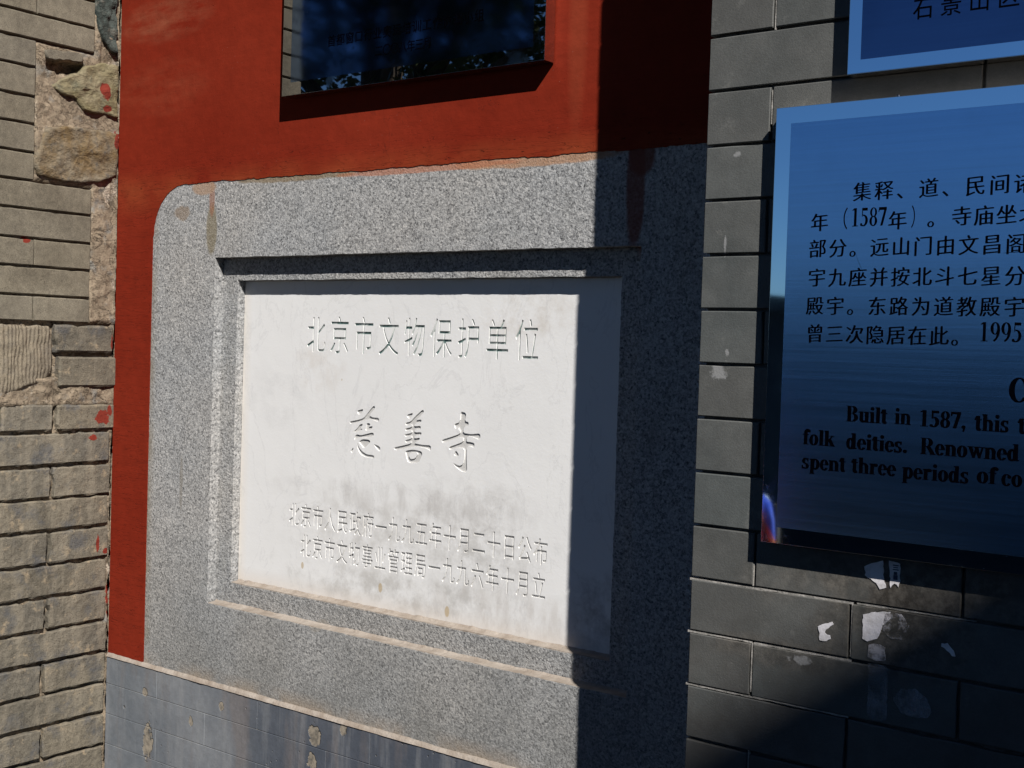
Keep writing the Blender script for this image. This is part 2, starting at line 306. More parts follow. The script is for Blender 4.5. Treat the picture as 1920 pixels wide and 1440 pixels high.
def mat_metal(name, base, rough, streak=0, aniso=0, sc=1.0):
    g = G(name)
    if streak:
        s1 = g.noise(260, 4, .7, g.vec(.012, 1, 1)); s2 = g.noise(60, 4, .6, g.vec(.02, 1, 1, (0, 0, 3)))
        f = g.M('ADD', g.M('MULTIPLY', s1, .6), g.M('MULTIPLY', s2, .4))
        col = g.mix(g.rng(f, .35, .65), tuple(c*(1-streak) for c in base), tuple(min(1, c*(1+streak)) for c in base))
        sc1 = g.rng(g.M('ABSOLUTE', g.M('SUBTRACT', g.noise(5, 2, .5, g.vec(2.4, 1, .7, (3, 1, 1)), 1.5), .5)), 0, .0016); sc1 = g.M('MULTIPLY', g.M('SUBTRACT', 1, sc1), g.rng(g.noise(9, 3), .60, .66))
        sm = g.rng(g.noise(7, 5, .6), .55, .75); col = g.mix(g.M('MULTIPLY', sm, .25), col, tuple(c*.6 for c in base)); col = g.mix(g.M('MULTIPLY', sc1, .6), col, tuple(c*.3 for c in base))
        nn = g.bump(f, .00012, .6)
        g.b.inputs['Anisotropic'].default_value = aniso
        tn = g.t.nodes.new('ShaderNodeCombineXYZ'); tn.inputs[2].default_value = 1
        g.L(tn.outputs[0], g.b.inputs['Tangent'])
        return g.fin(col, g.M('ADD', g.M('MULTIPLY', f, .10), rough-.05), nn, 1)
    dirt = g.rng(g.noise(12, 6, .7), .56, .72)
    sp = g.M('SUBTRACT', 1, g.rng(g.vor(70), .03, .06)); sp = g.M('MULTIPLY', sp, g.rng(g.noise(6, 2), .4, .6))
    col = g.mix(g.M('MULTIPLY', sp, .6), base, (.35, .35, .35))
    return g.fin(col, g.M('ADD', g.M('MULTIPLY', dirt, .10), g.M('ADD', g.M('MULTIPLY', sp, .3), rough)), g.bump(g.noise(3, 2), .0012), 1)
M_pol = mat_metal('polished_steel', (.60, .80, .95), .03)  # blue of the reflected sky is tinted into the steel colour
M_bru = mat_metal('brushed_steel', (.30, .50, .76), .17, .09, .7)  # base colour carries the sky's blue as well
M_pol2 = mat_metal('dark_mirror_steel', (.46, .47, .48), .012)
M_bru2 = mat_metal('dark_etched_steel', (.19, .28, .46), .052)  # bluish base stands in for blue sky mirrored between leaves
M_bru3 = mat_metal('dull_brushed_steel', (.11, .17, .30), .12, .08, .6)
M_edge = mat_metal('steel_edge', (.62, .58, .54), .16)
g = G('black_enamel_lettering'); M_ink = g.fin((.0008, .0008, .002), .9, spec=0)
g = G('black_enamel_engraving'); M_ink2 = g.fin((.001, .001, .002), .9, spec=0)
g = G('torn_white_paper'); M_paper = g.fin(g.mix(g.rng(g.noise(90, 4), .4, .7), (.80, .77, .79), (.60, .575, .57)), .9, g.bump(g.noise(120, 4), .001))
g = G('faded_print'); M_print = g.fin((.06, .07, .11), .8)
def mat_residue(name, c, lo, hi, op, sc=30):
    g = G(name); tr = g.t.nodes.new('ShaderNodeBsdfTransparent'); mx = g.t.nodes.new('ShaderNodeMixShader')
    m = g.M('MULTIPLY', g.rng(g.noise(sc, 6, .7), lo, hi), op)
    g.L(m, mx.inputs[0]); g.L(tr.outputs[0], mx.inputs[1]); g.L(g.b.outputs[0], mx.inputs[2]); g.L(mx.outputs[0], g.out.inputs[0])
    return g.fin(c, .45)
M_res = mat_residue('dried_glue_residue', (.42, .44, .48), .35, .7, .55); M_smear = mat_residue('white_paste_smear', (.60, .58, .60), .40, .58, .8, 45)

# ------------------------------------------------------------------ object helpers
def thing(name, label, cat, loc=(0, 0, 0), group=None):
    o = bpy.data.objects.new(name, None); COL.objects.link(o); o.location = loc; o['label'] = label; o['category'] = cat
    o.empty_display_size = .2
    if group: o['group'] = group
    return o
def tag(o, label, cat, group=None):
    o['label'] = label; o['category'] = cat
    if group: o['group'] = group
    return o
def wloc(o):
    v = Vector(o.location)
    while o.parent: o = o.parent; v += o.location
    return v
def link(name, me, parent=None, origin=None, kind=None, smooth=False):
    """mesh given in world coordinates; origin becomes the object's own origin"""
    if origin is not None: me.transform(Matrix.Translation(-Vector(origin)))
    o = bpy.data.objects.new(name, me); COL.objects.link(o)
    base = Vector(origin) if origin is not None else Vector((0, 0, 0))
    if parent: o.parent = parent; base = base - wloc(parent)
    o.location = base
    if kind: o['kind'] = kind
    if smooth:
        for p in me.polygons: p.use_smooth = True
    return o
def mesh(vs, fs, mat, name='mesh'):
    me = bpy.data.meshes.new(name); me.from_pydata([tuple(v) for v in vs], [], fs)
    bm = bmesh.new(); bm.from_mesh(me); bmesh.ops.recalc_face_normals(bm, faces=bm.faces); bm.to_mesh(me); bm.free()
    me.materials.append(mat); return me
def box_vf(x0, x1, y0, y1, z0, z1):
    v = [(x, y, z) for x in (x0, x1) for y in (y0, y1) for z in (z0, z1)]
    return v, [(0, 1, 3, 2), (4, 6, 7, 5), (0, 4, 5, 1), (2, 3, 7, 6), (0, 2, 6, 4), (1, 5, 7, 3)]
def box(name, x0, x1, y0, y1, z0, z1, mat, parent=None, bev=0, kind=None):
    me = mesh(*box_vf(x0, x1, y0, y1, z0, z1), mat)
    if bev:
        bm = bmesh.new(); bm.from_mesh(me); bmesh.ops.bevel(bm, geom=bm.edges[:], offset=bev, segments=2, affect='EDGES'); bm.to_mesh(me); bm.free()
    return link(name, me, parent, ((x0+x1)/2, (y0+y1)/2, z0), kind)
FR_A = lambda y0: (lambda u, v, w: (u, y0-w, v))     # wall facing -y: u=x v=z w=out
FR_L = lambda x0: (lambda u, v, w: (x0+w, u, v))     # wall facing +x: u=y v=z w=out
def brick_mesh(fr, u0, u1, v0, v1, depth, rnd, rough, mat, seed, step=.02, tilt=0, chips=0):
    """a brick with an uneven face, worn arrises and irregular outline"""
    nu = max(3, int((u1-u0)/step)+1); nv = max(3, int((v1-v0)/step)+1)
    us = [0, rnd/(u1-u0)] + [i/nu for i in range(1, nu)] + [1-rnd/(u1-u0), 1]
    vv = [0, rnd/(v1-v0)] + [i/nv for i in range(1, nv)] + [1-rnd/(v1-v0), 1]
    us.sort(); vv.sort(); nU, nV = len(us), len(vv); vs = []; idx = {}
    for j, b in enumerate(vv):
        for i, a in enumerate(us):
            u = u0+a*(u1-u0); v = v0+b*(v1-v0); eu = i in (0, nU-1); ev = j in (0, nV-1)
            k = N3(u*38+seed, v*38, seed*.7)*rough
            wv = (N3(u*25, v*25+seed, 5)*rough*.40 + (a-.5)*tilt)
            if eu: u += (k if i else -k)*.9; wv -= rnd*.9
            if ev: v += (N3(u*38, v*38+seed, 9)*rough)*.9; wv -= rnd*.9
            if chips and (eu or ev):
                c = N3(u*60, v*60, seed+3)
                if c > .28: wv -= chips*(c-.28)*3; u += (-1 if i > nU/2 else 1)*chips*.5*eu; v += (-1 if j > nV/2 else 1)*chips*(c-.28)*2*ev
            idx[i, j] = len(vs); vs.append(fr(u, v, wv))
    fs = [(idx[i, j], idx[i+1, j], idx[i+1, j+1], idx[i, j+1]) for i in range(nU-1) for j in range(nV-1)]
    ring = [(i, 0) for i in range(nU)] + [(nU-1, j) for j in range(1, nV)] + [(i, nV-1) for i in range(nU-2, -1, -1)] + [(0, j) for j in range(nV-2, 0, -1)]
    bk = []
    for (i, j) in ring:
        a, b = us[i], vv[j]; bk.append(len(vs)); vs.append(fr(u0+a*(u1-u0), v0+b*(v1-v0), -depth))
    n = len(ring)
    for q in range(n): fs.append((idx[ring[q]], bk[q], bk[(q+1) % n], idx[ring[(q+1) % n]]))
    fs.append(tuple(bk)); me = mesh(vs, fs, mat)
    return me
def stone_mesh(fr, poly, depth, out, rough, mat, seed, rings=(1, .95, .87, .78, .68, .58, .48, .38, .28, .18, .09)):
    pts = []
    for i, (a, b) in enumerate(poly):
        c, d = poly[(i+1) % len(poly)]; L = math.hypot(c-a, d-b); n = max(1, int(L/.010))
        for k in range(n):
            t = k/n; u = a+(c-a)*t; v = b+(d-b)*t
            pts.append((u+N3(u*60, v*60, seed)*.004, v+N3(u*60, v*60, seed+4)*.004))
    cu = sum(p[0] for p in pts)/len(pts); cv = sum(p[1] for p in pts)/len(pts); n = len(pts); vs = []; fs = []
    for (u, v) in pts: vs.append(fr(u, v, -depth))
    for ri, r in enumerate(rings):
        for (u, v) in pts:
            uu = cu+(u-cu)*r; v2 = cv+(v-cv)*r
            wv = out*(0 if ri == 0 else 1) + N3(uu*22, v2*22, seed)*rough + N3(uu*70, v2*70, seed)*rough*.4
            if ri == 0: wv -= .004
            vs.append(fr(uu, v2, wv))
    vs.append(fr(cu, cv, out+N3(cu*22, cv*22, seed)*rough))
    for ri in range(len(rings)):
        a = ri*n; b = (ri+1)*n
        for i in range(n): fs.append((a+i, a+(i+1) % n, b+(i+1) % n, b+i))
    a = len(rings)*n
    for i in range(n): fs.append((a+i, a+(i+1) % n, len(vs)-1))
    return mesh(vs, fs, mat)

# ------------------------------------------------------------------ lettering
_gc = {}
def glyph(ch, off=0.0):
    """flat outline of one character as (verts, tris, loops)"""
    k = (ch, off)
    if k in _gc: return _gc[k]
    c = bpy.data.curves.new('glyph', 'FONT'); c.body = ch; c.size = 1; c.offset = off; c.resolution_u = 3; c.fill_mode = 'FRONT'
    o = bpy.data.objects.new('glyph', c); COL.objects.link(o); bpy.context.view_layer.update()
    ev = o.evaluated_get(bpy.context.evaluated_depsgraph_get()); m = ev.to_mesh()
    bm = bmesh.new(); bm.from_mesh(m); bmesh.ops.remove_doubles(bm, verts=bm.verts, dist=1e-5); bm.verts.index_update()
    V = [(v.co.x, v.co.y) for v in bm.verts]; T = [tuple(v.index for v in f.verts) for f in bm.faces]
    loops = []; be = {}
    for e in bm.edges:
        if len(e.link_faces) == 1:
            for v in e.verts: be.setdefault(v.index, []).append(e.other_vert(v).index)
    seen = set()
    for st in list(be):
        if st in seen: continue
        lp = [st]; seen.add(st); cur = st
        while True:
            nx = [q for q in be[cur] if q not in seen]
            if not nx: break
            cur = nx[0]; seen.add(cur); lp.append(cur)
        if len(lp) > 2: loops.append([V[i] for i in lp])
    bm.free(); ev.to_mesh_clear(); bpy.data.objects.remove(o); bpy.data.curves.remove(c)
    _gc[k] = (V, T, loops); return _gc[k]
CEN = (.5, .38)      # middle of a full-width character cell
def row(text, u0, u1, vc, h, wd, off=0.0, slant=0.0, vc1=None, skip=' '):
    """characters centred at equal steps from u0 to u1; yields (ch, u, v, placer)"""
    n = len(text)
    for i, ch in enumerate(text):
        if ch in skip: continue
        t = i/max(1, n-1); cu = u0+(u1-u0)*t; cv = vc if vc1 is None else vc+(vc1-vc)*t
        cx = CEN[0]
        def pl(p, cu=cu, cv=cv, cx=cx):
            a, b = p[0]-cx, p[1]-CEN[1]
            return (cu+a*wd, cv+(b+slant*a)*h)
        yield ch, pl
def text_mesh(rows, fr, w0, mat, off=0.0, thick=.0004, bold=0):
    vs = []; fs = []; w00 = w0
    for q, (bu, bv) in [(0, (0, 0))] + ([(1, (-.45, -.05)), (2, (.45, .05)), (3, (0, .28)), (4, (.8, -.1))] if bold else []):
      w0 = w00-.00004*q
      for ch, pl0 in [x for r in rows for x in r]:
            pl = lambda p, pl0=pl0: (pl0(p)[0]+bu*bold, pl0(p)[1]+bv*bold)
            V, T, loops = glyph(ch, off); o = len(vs)
            for p in V: u, v = pl(p); vs.append(fr(u, v, w0+thick))
            fs += [tuple(i+o for i in t) for t in T]
            for lp in loops:
                o = len(vs); n = len(lp)
                for p in lp: u, v = pl(p); vs.append(fr(u, v, w0)); vs.append(fr(u, v, w0+thick))
                for i in range(n): j = (i+1) % n; fs.append((o+2*i, o+2*j, o+2*j+1, o+2*i+1))
    me = bpy.data.meshes.new('lettering'); me.from_pydata(vs, [], fs); me.materials.append(mat); return me

def fill_plate(outer, holes, fr, thick, mat):
    """flat plate with openings cut right through it: front at w=0, back at w=-thick"""
    c = bpy.data.curves.new('plate', 'CURVE'); c.dimensions = '2D'; c.fill_mode = 'FRONT'; c.extrude = thick/2
    for lp in [outer]+holes:
        s = c.splines.new('POLY'); s.points.add(len(lp)-1); s.use_cyclic_u = True
        for i, p in enumerate(lp): s.points[i].co = (p[0], p[1], 0, 1)
    o = bpy.data.objects.new('plate', c); COL.objects.link(o); bpy.context.view_layer.update()
    ev = o.evaluated_get(bpy.context.evaluated_depsgraph_get()); m = ev.to_mesh()
    vs = [fr(v.co.x, v.co.y, v.co.z-thick/2) for v in m.vertices]; fs = [tuple(p.vertices) for p in m.polygons]
    ev.to_mesh_clear(); bpy.data.objects.remove(o); bpy.data.curves.remove(c)
    me = bpy.data.meshes.new('plate'); me.from_pydata(vs, [], fs); me.materials.append(mat)
    return me

# ================================================================== SETTING
def mat_simple(name, a, b, sc=3, rough=.95):
    g = G(name); return g.fin(g.mix(g.rng(g.noise(sc, 5, .6), .35, .65), a, b), rough, g.bump(g.noise(sc*8, 4), .01), spec=.03)
M_ground = mat_simple('dark_stone_paving', (.030, .031, .031), (.046, .045, .042), 1.2)
M_hill = mat_simple('wooded_hill', (.030, .045, .040), (.055, .07, .06), .05)
gr = link('ground', mesh([(-900, -900, 0), (900, -900, 0), (900, 900, 0), (-900, 900, 0)], [(0, 1, 2, 3)], M_ground), kind='structure')
hv = []; hf = []; NA, NR = 180, 6
for i in range(NA+1):
    a = math.radians(170 + 200*i/NA)
    hh = 22 + 14*N3(i*.05, 3, 1) + 3*N3(i*.6, 1, 2)
    for j in range(NR+1):
        t = j/NR; r = 380+160*t; hv.append((r*math.cos(a), r*math.sin(a), -1 + hh*math.sin(t*math.pi/2) + 1.2*N3(i*.5, j*.9, 4)))
for i in range(NA):
    for j in range(NR): o = i*(NR+1)+j; hf.append((o, o+1, o+NR+2, o+NR+1))
link('hills', mesh(hv, hf, M_hill), kind='structure', smooth=True)

# ================================================================== RED PLASTERED WALL
ZT = 3.0
wall = thing('plastered_wall', 'red plastered wall over a course of blue-grey rubbed brick', 'wall', (-1.9, .2, 0))
box('core', XL, -.93, .062, .34, 0, ZT, M_mortar, wall)
ed = [(-2.8344, .6555), (-2.78, .657), (-2.72, .656), (-2.688, .660)]
zz = .68
while zz < 1.76: ed.append((-2.684+.0022*N3(zz*14, 2)+.0012*N3(zz*60, 5), zz)); zz += .012
cx, cz, rr = -2.556, 1.754, .125
for k in range(0, 19):
    a = math.radians(180-5*k); ed.append((cx+rr*math.cos(a)+.0015*N3(k*.7, 1), cz+rr*math.sin(a)+.0015*N3(k*.7, 9)))
xx = -2.545
while xx < -.93:
    ed.append((xx, 1.8785-.0035*(xx+2.5)+.0035*N3(xx*6, 3)+.0028*N3(xx*30, 8)+.0016*N3(xx*110, 1))); xx += .008
ed += [(-.931, 1.872), (-.931, ZT), (-2.8344, ZT)]
pl = fill_plate(ed, [], FR_A(-.0020), .010, M_red); link('plaster', pl, wall)
box('backing', XL, -.93, .0085, .062, 1.88, ZT, M_mortar, wall); box('backing', XL, -2.686, .0085, .062, .655, 1.879, M_mortar, wall)
# rubbed brick courses, almost closed joints
zrow = .6505; k = 0
for r in range(8):
    h = .072 if r == 0 else .080
    z1, z0 = zrow, zrow-h+.0014
    xs = [XL+.001, -2.43, -2.01, -1.60, -1.18, -.932] if r % 2 else [XL+.001, -2.62, -2.24, -1.875, -1.44, -1.04, -.932]
    for a, b in zip(xs[:-1], xs[1:]):
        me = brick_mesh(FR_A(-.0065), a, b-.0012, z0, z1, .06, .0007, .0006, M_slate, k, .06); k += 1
        link('brick', me, wall, ((a+b)/2, 0, z0))
    zrow -= h
box('joint_mortar', XL, -.932, -.0052, .060, 0, .6500, M_pjoint, wall)
sv = []; sf = []; n = 240
for i in range(n+1):
    x = XL+.0005+(1.9)*i/n; t = .0062+.0028*N3(x*5, 2)+.0012*N3(x*50, 4); o = .0078+.0016*N3(x*12, 7)+.0008*N3(x*70, 7)
    sv += [(x, .01, .6508), (x, -o-.001, .6508), (x, -o+.0015, .6508+t*.7), (x, -.002, .6508+t+.003), (x, .01, .6508+t+.004)]
    if i:
        for j in range(4): a = (i-1)*5+j; sf.append((a, a+1, a+6, a+5))
link('mortar_seam', mesh(sv, sf, M_seam), wall)

M_eave = G('added_eave_timber').fin((.10, .035, .02), .8)
ea = thing('added_eave', 'timber eave sheltering the wall top, above the red wall', 'eave', (-1.9, -.2, 3.3))  # eave invented above the view to hold back skylight
me = mesh([(-3.1, .45, 3.75), (1.2, .45, 3.75), (1.2, -.62, 3.42), (-3.1, -.62, 3.42), (-3.1, .45, 3.66), (1.2, .45, 3.66), (1.2, -.62, 3.34), (-3.1, -.62, 3.34)], [(0, 1, 2, 3), (4, 7, 6, 5), (0, 4, 5, 1), (1, 5, 6, 2), (2, 6, 7, 3), (3, 7, 4, 0)], M_eave)
link('roof_boards', me, ea)
for i in range(14): box('rafter', -3.0+.3*i, -2.93+.3*i, -.55, .4, 3.22, 3.33, M_eave, ea)
box('wall_head', XL, 1.0, .0, .34, 3.001, 3.6, M_eave, ea)

# ================================================================== STONE TABLET
tab = thing('stone_tablet', 'white engraved marble tablet set deep in a stepped grey granite surround', 'stone tablet', (-1.84, .1, .657))
D1, D2 = .027, .050
GX0, GX1, GZ0, GZ1 = -2.6832, -.94, .657, 1.8765
RX0, RX1, RZ0, RZ1 = -2.4395, -1.2300, .8490, 1.6945
K2 = 1+D2/2
MX0, MX1, MZ0, MZ1 = -2.3278*K2, -1.2569*K2, 1.5-.5817*K2, 1.5+.1363*K2
def ragged(x0, z0, x1, z1, amp, stp=.006, sd=0):
    """one wandering edge from (x0,z0) to (x1,z1), end point left out"""
    L = math.hypot(x1-x0, z1-z0); n = int(L/stp); nx, nz = -(z1-z0)/L, (x1-x0)/L; out = []
    for i in range(n):
        t = i/n; x = x0+(x1-x0)*t; z = z0+(z1-z0)*t; q = amp*(N3(x*16+sd, z*16)+.8*N3(x*90, z*90+sd)+.6*N3(x*260, z*260+sd)) if 0 < i else 0
        out.append((x+nx*q, z+nz*q))
    return out
def loop(x0, x1, z0, z1, amp, sd=0):
    return ragged(x0, z0, x1, z0, amp, sd=sd)+ragged(x1, z0, x1, z1, amp, sd=sd+1)+ragged(x1, z1, x0, z1, amp, sd=sd+2)+ragged(x0, z1, x0, z0, amp, sd=sd+3)
go = [(GX0, GZ0), (GX1, GZ0), (GX1, GZ1+.02)]+[(-2.556+.1272*math.cos(math.radians(a)), 1.7693+.1272*math.sin(math.radians(a))) for a in range(90, 181, 6)]
def dz(p, top): return p
rin = loop(RX0, RX1, RZ0, RZ1, .0012)
# steep faces lean inwards a little: front opening -> slightly smaller opening behind
def bridged(loop1, w1, loop2, w2, mat):
    n = len(loop1); vs = [(p[0], -w1, p[1]) for p in loop1]+[(p[0], -w2, p[1]) for p in loop2]
    return mesh(vs, [(i, (i+1) % n, n+(i+1) % n, n+i) for i in range(n)], mat)
def shrink(lp, x0, x1, z0, z1, e):
    cx, cz = (x0+x1)/2, (z0+z1)/2; kx = (x1-x0-2*e)/(x1-x0); kz = (z1-z0-2*e)/(z1-z0)
    return [(cx+(p[0]-cx)*kx, cz+(p[1]-cz)*kz) for p in lp]
frm = fill_plate(go, [rin], FR_A(-.0005), D1, M_gran); fo = link('granite_frame', frm, tab)
bx = [(a, b) for a, b in loop(MX0-.0008, MX1+.0008, MZ0-.0008, MZ1+.0008, .0011, 5)]
st = fill_plate([(RX0-.03, RZ0-.03), (RX1+.03, RZ0-.03), (RX1+.03, RZ1+.03), (RX0-.03, RZ1+.03)], [bx], FR_A(D1+.0002), D2-D1+.004, M_gran2)
link('granite_step', st, tab)
# dusty fillets on the two sills and in the left corners
def sill(name, x0, x1, z, y0, y1, h, sd):
    vs = []; fs = []; n = int((x1-x0)/.008)
    for i in range(n+1):
        x = x0+(x1-x0)*i/n; t = h*(1+.6*N3(x*5, sd)+.3*N3(x*60, sd)); vs += [(x, y0, z-.004), (x, y0+.0005, z+t*.25), (x, y1-t*.9, z+t*.5), (x, y1-.0005, z+t*1.2), (x, y1+.002, z-.004)]
        if i:
            for j in range(4): a = (i-1)*5+j; fs.append((a, a+1, a+6, a+5))
    return link(name, mesh(vs, fs, M_seam), tab)
sill('dust_fillet', RX0+.0015, RX1-.0015, RZ0, 0.0012, D1, .0050, 1); sill('dust_fillet', MX0+.001, MX1-.001, MZ0, D1+.0012, D2, .0055, 4)
# marble slab with the inscription cut into it
cells = []; rects = []; gbox = []
def engrave(text, pl0, pl1, hpx_w, wd_w, off, slant=0, size=1):
    a = onA(*pl0, D2); b = onA(*pl1, D2)
    zc = (a.z+b.z)/2; z0, z1 = zc-hpx_w*.60, zc+hpx_w*.60; n = len(text); stp = (b.x-a.x)/(n-1)
    for i, (ch, p) in enumerate(row(text, a.x, b.x, zc, hpx_w, wd_w, off, slant)):
        cx = a.x+stp*i; cells.append((cx-stp/2, cx+stp/2, z0, z1, [[p(q) for q in lp] for lp in glyph(ch, off)[2]]))
    gbox.append((a.x-stp/2, b.x+stp/2, z0, z1))
engrave('北京市文物保护单位', (592.8, 627), (988, 637.5), .0920, .0650, -.006)
TR = [[[(595,738),(605,755),(562,808),(585,822),(630,825),(628,855),(580,836),(540,840),(470,860),(430,868),(425,850),(480,840),(525,826),(560,780)],
       [(475,775),(525,762),(505,800),(485,802)], [(500,868),(520,868),(502,898),(520,904),(470,925),(450,922),(480,895)],
       [(545,860),(572,865),(560,886),(588,882),(576,910),(532,914),(540,888)], [(455,975),(470,938),(505,945),(535,938),(590,925),(595,948),(560,964),(500,962),(470,972)],
       [(488,990),(515,972),(560,976),(572,990),(540,1026),(522,1036),(504,1012)], [(478,996),(492,1030),(515,1058),(545,1078),(595,1084),(598,1106),(540,1100),(500,1078),(480,1040)],
       [(455,1025),(445,1072),(430,1058)], [(592,1005),(622,1016),(640,1032),(635,1060),(610,1040)]],
      [[(935,765),(942,785),(908,822),(888,840),(925,836),(922,856),(878,866),(876,884),(920,880),(918,904),(878,906),(878,926),(925,924),(922,946),(878,950),(876,968),(915,962),(905,985),(872,1000),(930,1012),(990,1015),(988,1055),(955,1036),(900,1024),(850,1030),(790,1044),(740,1050),(730,1030),(780,1020),(850,1003),(855,987),(815,998),(808,980),(856,968),(856,950),(812,957),(805,939),(856,930),(856,910),(815,918),(808,899),(856,889),(858,870),(815,878),(812,859),(850,850),(880,815)],
       [(820,805),(868,788),(850,830),(830,828)], [(812,1052),(870,1044),(925,1057),(930,1080),(905,1138),(830,1138),(815,1085)], [(842,1068),(885,1062),(900,1076),(880,1106),(850,1112),(837,1090)]],
      [[(1195,780),(1235,792),(1225,848),(1252,855),(1247,882),(1220,885),(1212,930),(1270,938),(1328,932),(1333,955),(1322,978),(1285,960),(1240,952),(1236,990),(1262,992),(1292,1000),(1288,1033),(1262,1022),(1240,1022),(1237,1100),(1240,1203),(1200,1197),(1160,1167),(1140,1135),(1185,1158),(1210,1148),(1220,1100),(1221,1036),(1165,1032),(1118,1050),(1112,1027),(1170,1007),(1212,990),(1214,964),(1180,962),(1110,987),(1068,998),(1062,977),(1120,960),(1190,935),(1194,915),(1180,905),(1183,887),(1155,902),(1150,868),(1190,855)],
       [(1162,1048),(1184,1082),(1172,1092),(1145,1088)]]]
def T_(p): q = onA(540+p[0]*.27083, 560+p[1]*.27083, D2); return (q.x, q.z)
xb = [T_((q, 930))[0] for q in (390, 685, 1025, 1370)]; z0, z1 = T_((600, 1240))[1], T_((600, 700))[1]
for i, ch in enumerate(TR):
    lps = []
    for lp in ch:
        P = [T_(p) for p in lp]; Q = []
        for k in range(len(P)):
            a, b = Vector(P[k]), Vector(P[(k+1) % len(P)]); Q += [tuple(a*.8+b*.2), tuple(a*.2+b*.8)]
        lps.append(Q)
    cells.append((xb[i], xb[i+1], z0, z1, lps))
gbox.append((xb[0], xb[3], z0, z1))
engrave('北京市人民政府一九九五年十月二十日公布', (551.5, 966), (1013.6, 1032), .0580, .0375, .008)
engrave('北京市文物事业管理局一九九六年十月立', (572.9, 1024), (1010, 1098), .0570, .0365, .008)
ENG = .0030
gb = sorted(gbox, key=lambda q: q[2]); zp = MZ0
for (a, b, c, d) in gb:
    rects += [(MX0, MX1, zp, c), (MX0, a, c, d), (b, MX1, c, d)]; zp = d
rects.append((MX0, MX1, zp, MZ1)); vs = []; fs = []
for (a, b, c, d) in rects:
    o = len(vs); vs += [(a, D2, c), (b, D2, c), (b, D2, d), (a, D2, d)]; fs.append((o, o+1, o+2, o+3))
for (a, b, c, d, lps) in cells:
    m = fill_plate([(a, c), (b, c), (b, d), (a, d)], lps, FR_A(D2), 0, M_marble); o = len(vs)
    vs += [tuple(v.co) for v in m.vertices]; fs += [tuple(i+o for i in p.vertices) for p in m.polygons]
    for lp in lps:
        o = len(vs); n = len(lp)
        for p in lp: vs += [(p[0], D2, p[1]), (p[0], D2+ENG, p[1])]
        for i in range(n): j = (i+1) % n; fs.append((o+2*i, o+2*j, o+2*j+1, o+2*i+1))
me = bpy.data.meshes.new('marble_panel'); me.from_pydata(vs, [], fs); me.materials.append(M_marble); link('marble_panel', me, tab)
ys = []; zs = [MZ0]
for i, (a, b, c, d) in enumerate(gbox):
    me = mesh([(a, D2+ENG-.0001, c), (b, D2+ENG-.0001, c), (b, D2+ENG-.0001, d), (a, D2+ENG-.0001, d)], [(0, 1, 2, 3)], M_groove_g if i == 0 else M_groove)
    link('lettering', me, tab, ((a+b)/2, D2+ENG, c))
box('marble_backing', MX0-.002, MX1+.002, D2+ENG+.0004, .0618, MZ0-.002, MZ1+.002, M_marble, tab)

# ================================================================== OLD BRICK WALL (left)
bw = thing('brick_wall', 'old sunlit grey-brown brick wall with crumbling mortar and rubble corner', 'wall', (XL-.1, -.35, 0))
YE = -.705
UP = [2.282, 2.219, 2.152, 2.080, 2.013, 1.943, 1.874, 1.805, 1.733, 1.664, 1.593, 1.528]
ZU = [2.69, 2.622, 2.554, 2.486, 2.418, 2.35] + UP
FL = FR_L(XL)
kk = 0
def lbrick(y0, y1, z0, z1, mat, rnd=.0022, rough=.0012, out=0, jt=.0055, chips=.002, tilt=.001):
    global kk
    kk += 1; fr = FR_L(XL+out)
    me = brick_mesh(fr, y0, y1-.0018, z0, z1-jt, .05, rnd, rough, mat, kk*1.7, .018, random.uniform(-tilt, tilt), chips)
    return link('brick', me, bw, (XL, (y0+y1)/2, z0))
for i in range(len(ZU)-1):
    z1, z0 = ZU[i], ZU[i+1]
    joint = (i % 2 == 0)        # header rows
    rub = (2.215 > (z0+z1)/2 > 1.874)
    yr = -.0785
    if rub:
        cuts = [-.2425, -.405 if joint else -.57, YE] if not joint else [-.2425, -.57, YE]
        cuts = [-.2425] + ([-.405, YE] if i % 2 else [-.57, YE])
    else:
        hd = (abs(z1-1.733) < .002 or abs(z1-1.593) < .002 or abs(z1-2.35) < .002 or z1 > 2.36 and i % 2 == 0)
        cuts = [yr] + ([-.2385, -.57, YE] if (hd or abs(z1-1.733) < .002) else [-.405, YE])
        if z0 < 2.29 and z1 > 2.285 and abs(z1-2.35) < .01: cuts = [yr, -.2425, -.57, YE]
    for a, b in zip(cuts[:-1], cuts[1:]):
        lbrick(b, a, z0, z1, M_sawn, out=random.uniform(-.0008, .0012))
# lower, rougher part
def rz(py): return onL(0, py).z
LR = [(815, 876.7, [(-.0085, -.41), (-.41, YE)]), (880, 941.7, [(-.006, -.172), (-.18, -.45), (-.455, YE)]), (943, 1003, [(-.008, -.40), (-.405, YE)]),
      (1006, 1068.3, [(-.008, -.180), (-.187, -.46), (-.465, YE)]), (1071, 1131.7, [(-.010, -.405), (-.41, YE)]), (1135, 1195, [(-.009, -.182), (-.190, -.46), (-.465, YE)]),
      (1198, 1256.7, [(-.008, -.41), (-.415, YE)]), (1260, 1318.3, [(-.009, -.190), (-.197, -.47), (-.475, YE)]), (1321, 1380.7, [(-.010, -.41), (-.415, YE)]),
      (1384, 1444, [(-.010, -.190), (-.196, -.47), (-.475, YE)]), (1447, 1507, [(-.012, -.41), (-.415, YE)]), (1510, 1570, [(-.012, -.19), (-.196, -.47), (-.475, YE)])]
for (ya, yb, segs) in LR:
    for (a, b) in segs:
        lbrick(b+.002, a, rz(yb)+random.uniform(0, .002), rz(ya)-random.uniform(0, .002), M_rough, .0030, .0055, random.uniform(-.002, .002), .004, .006, .003)
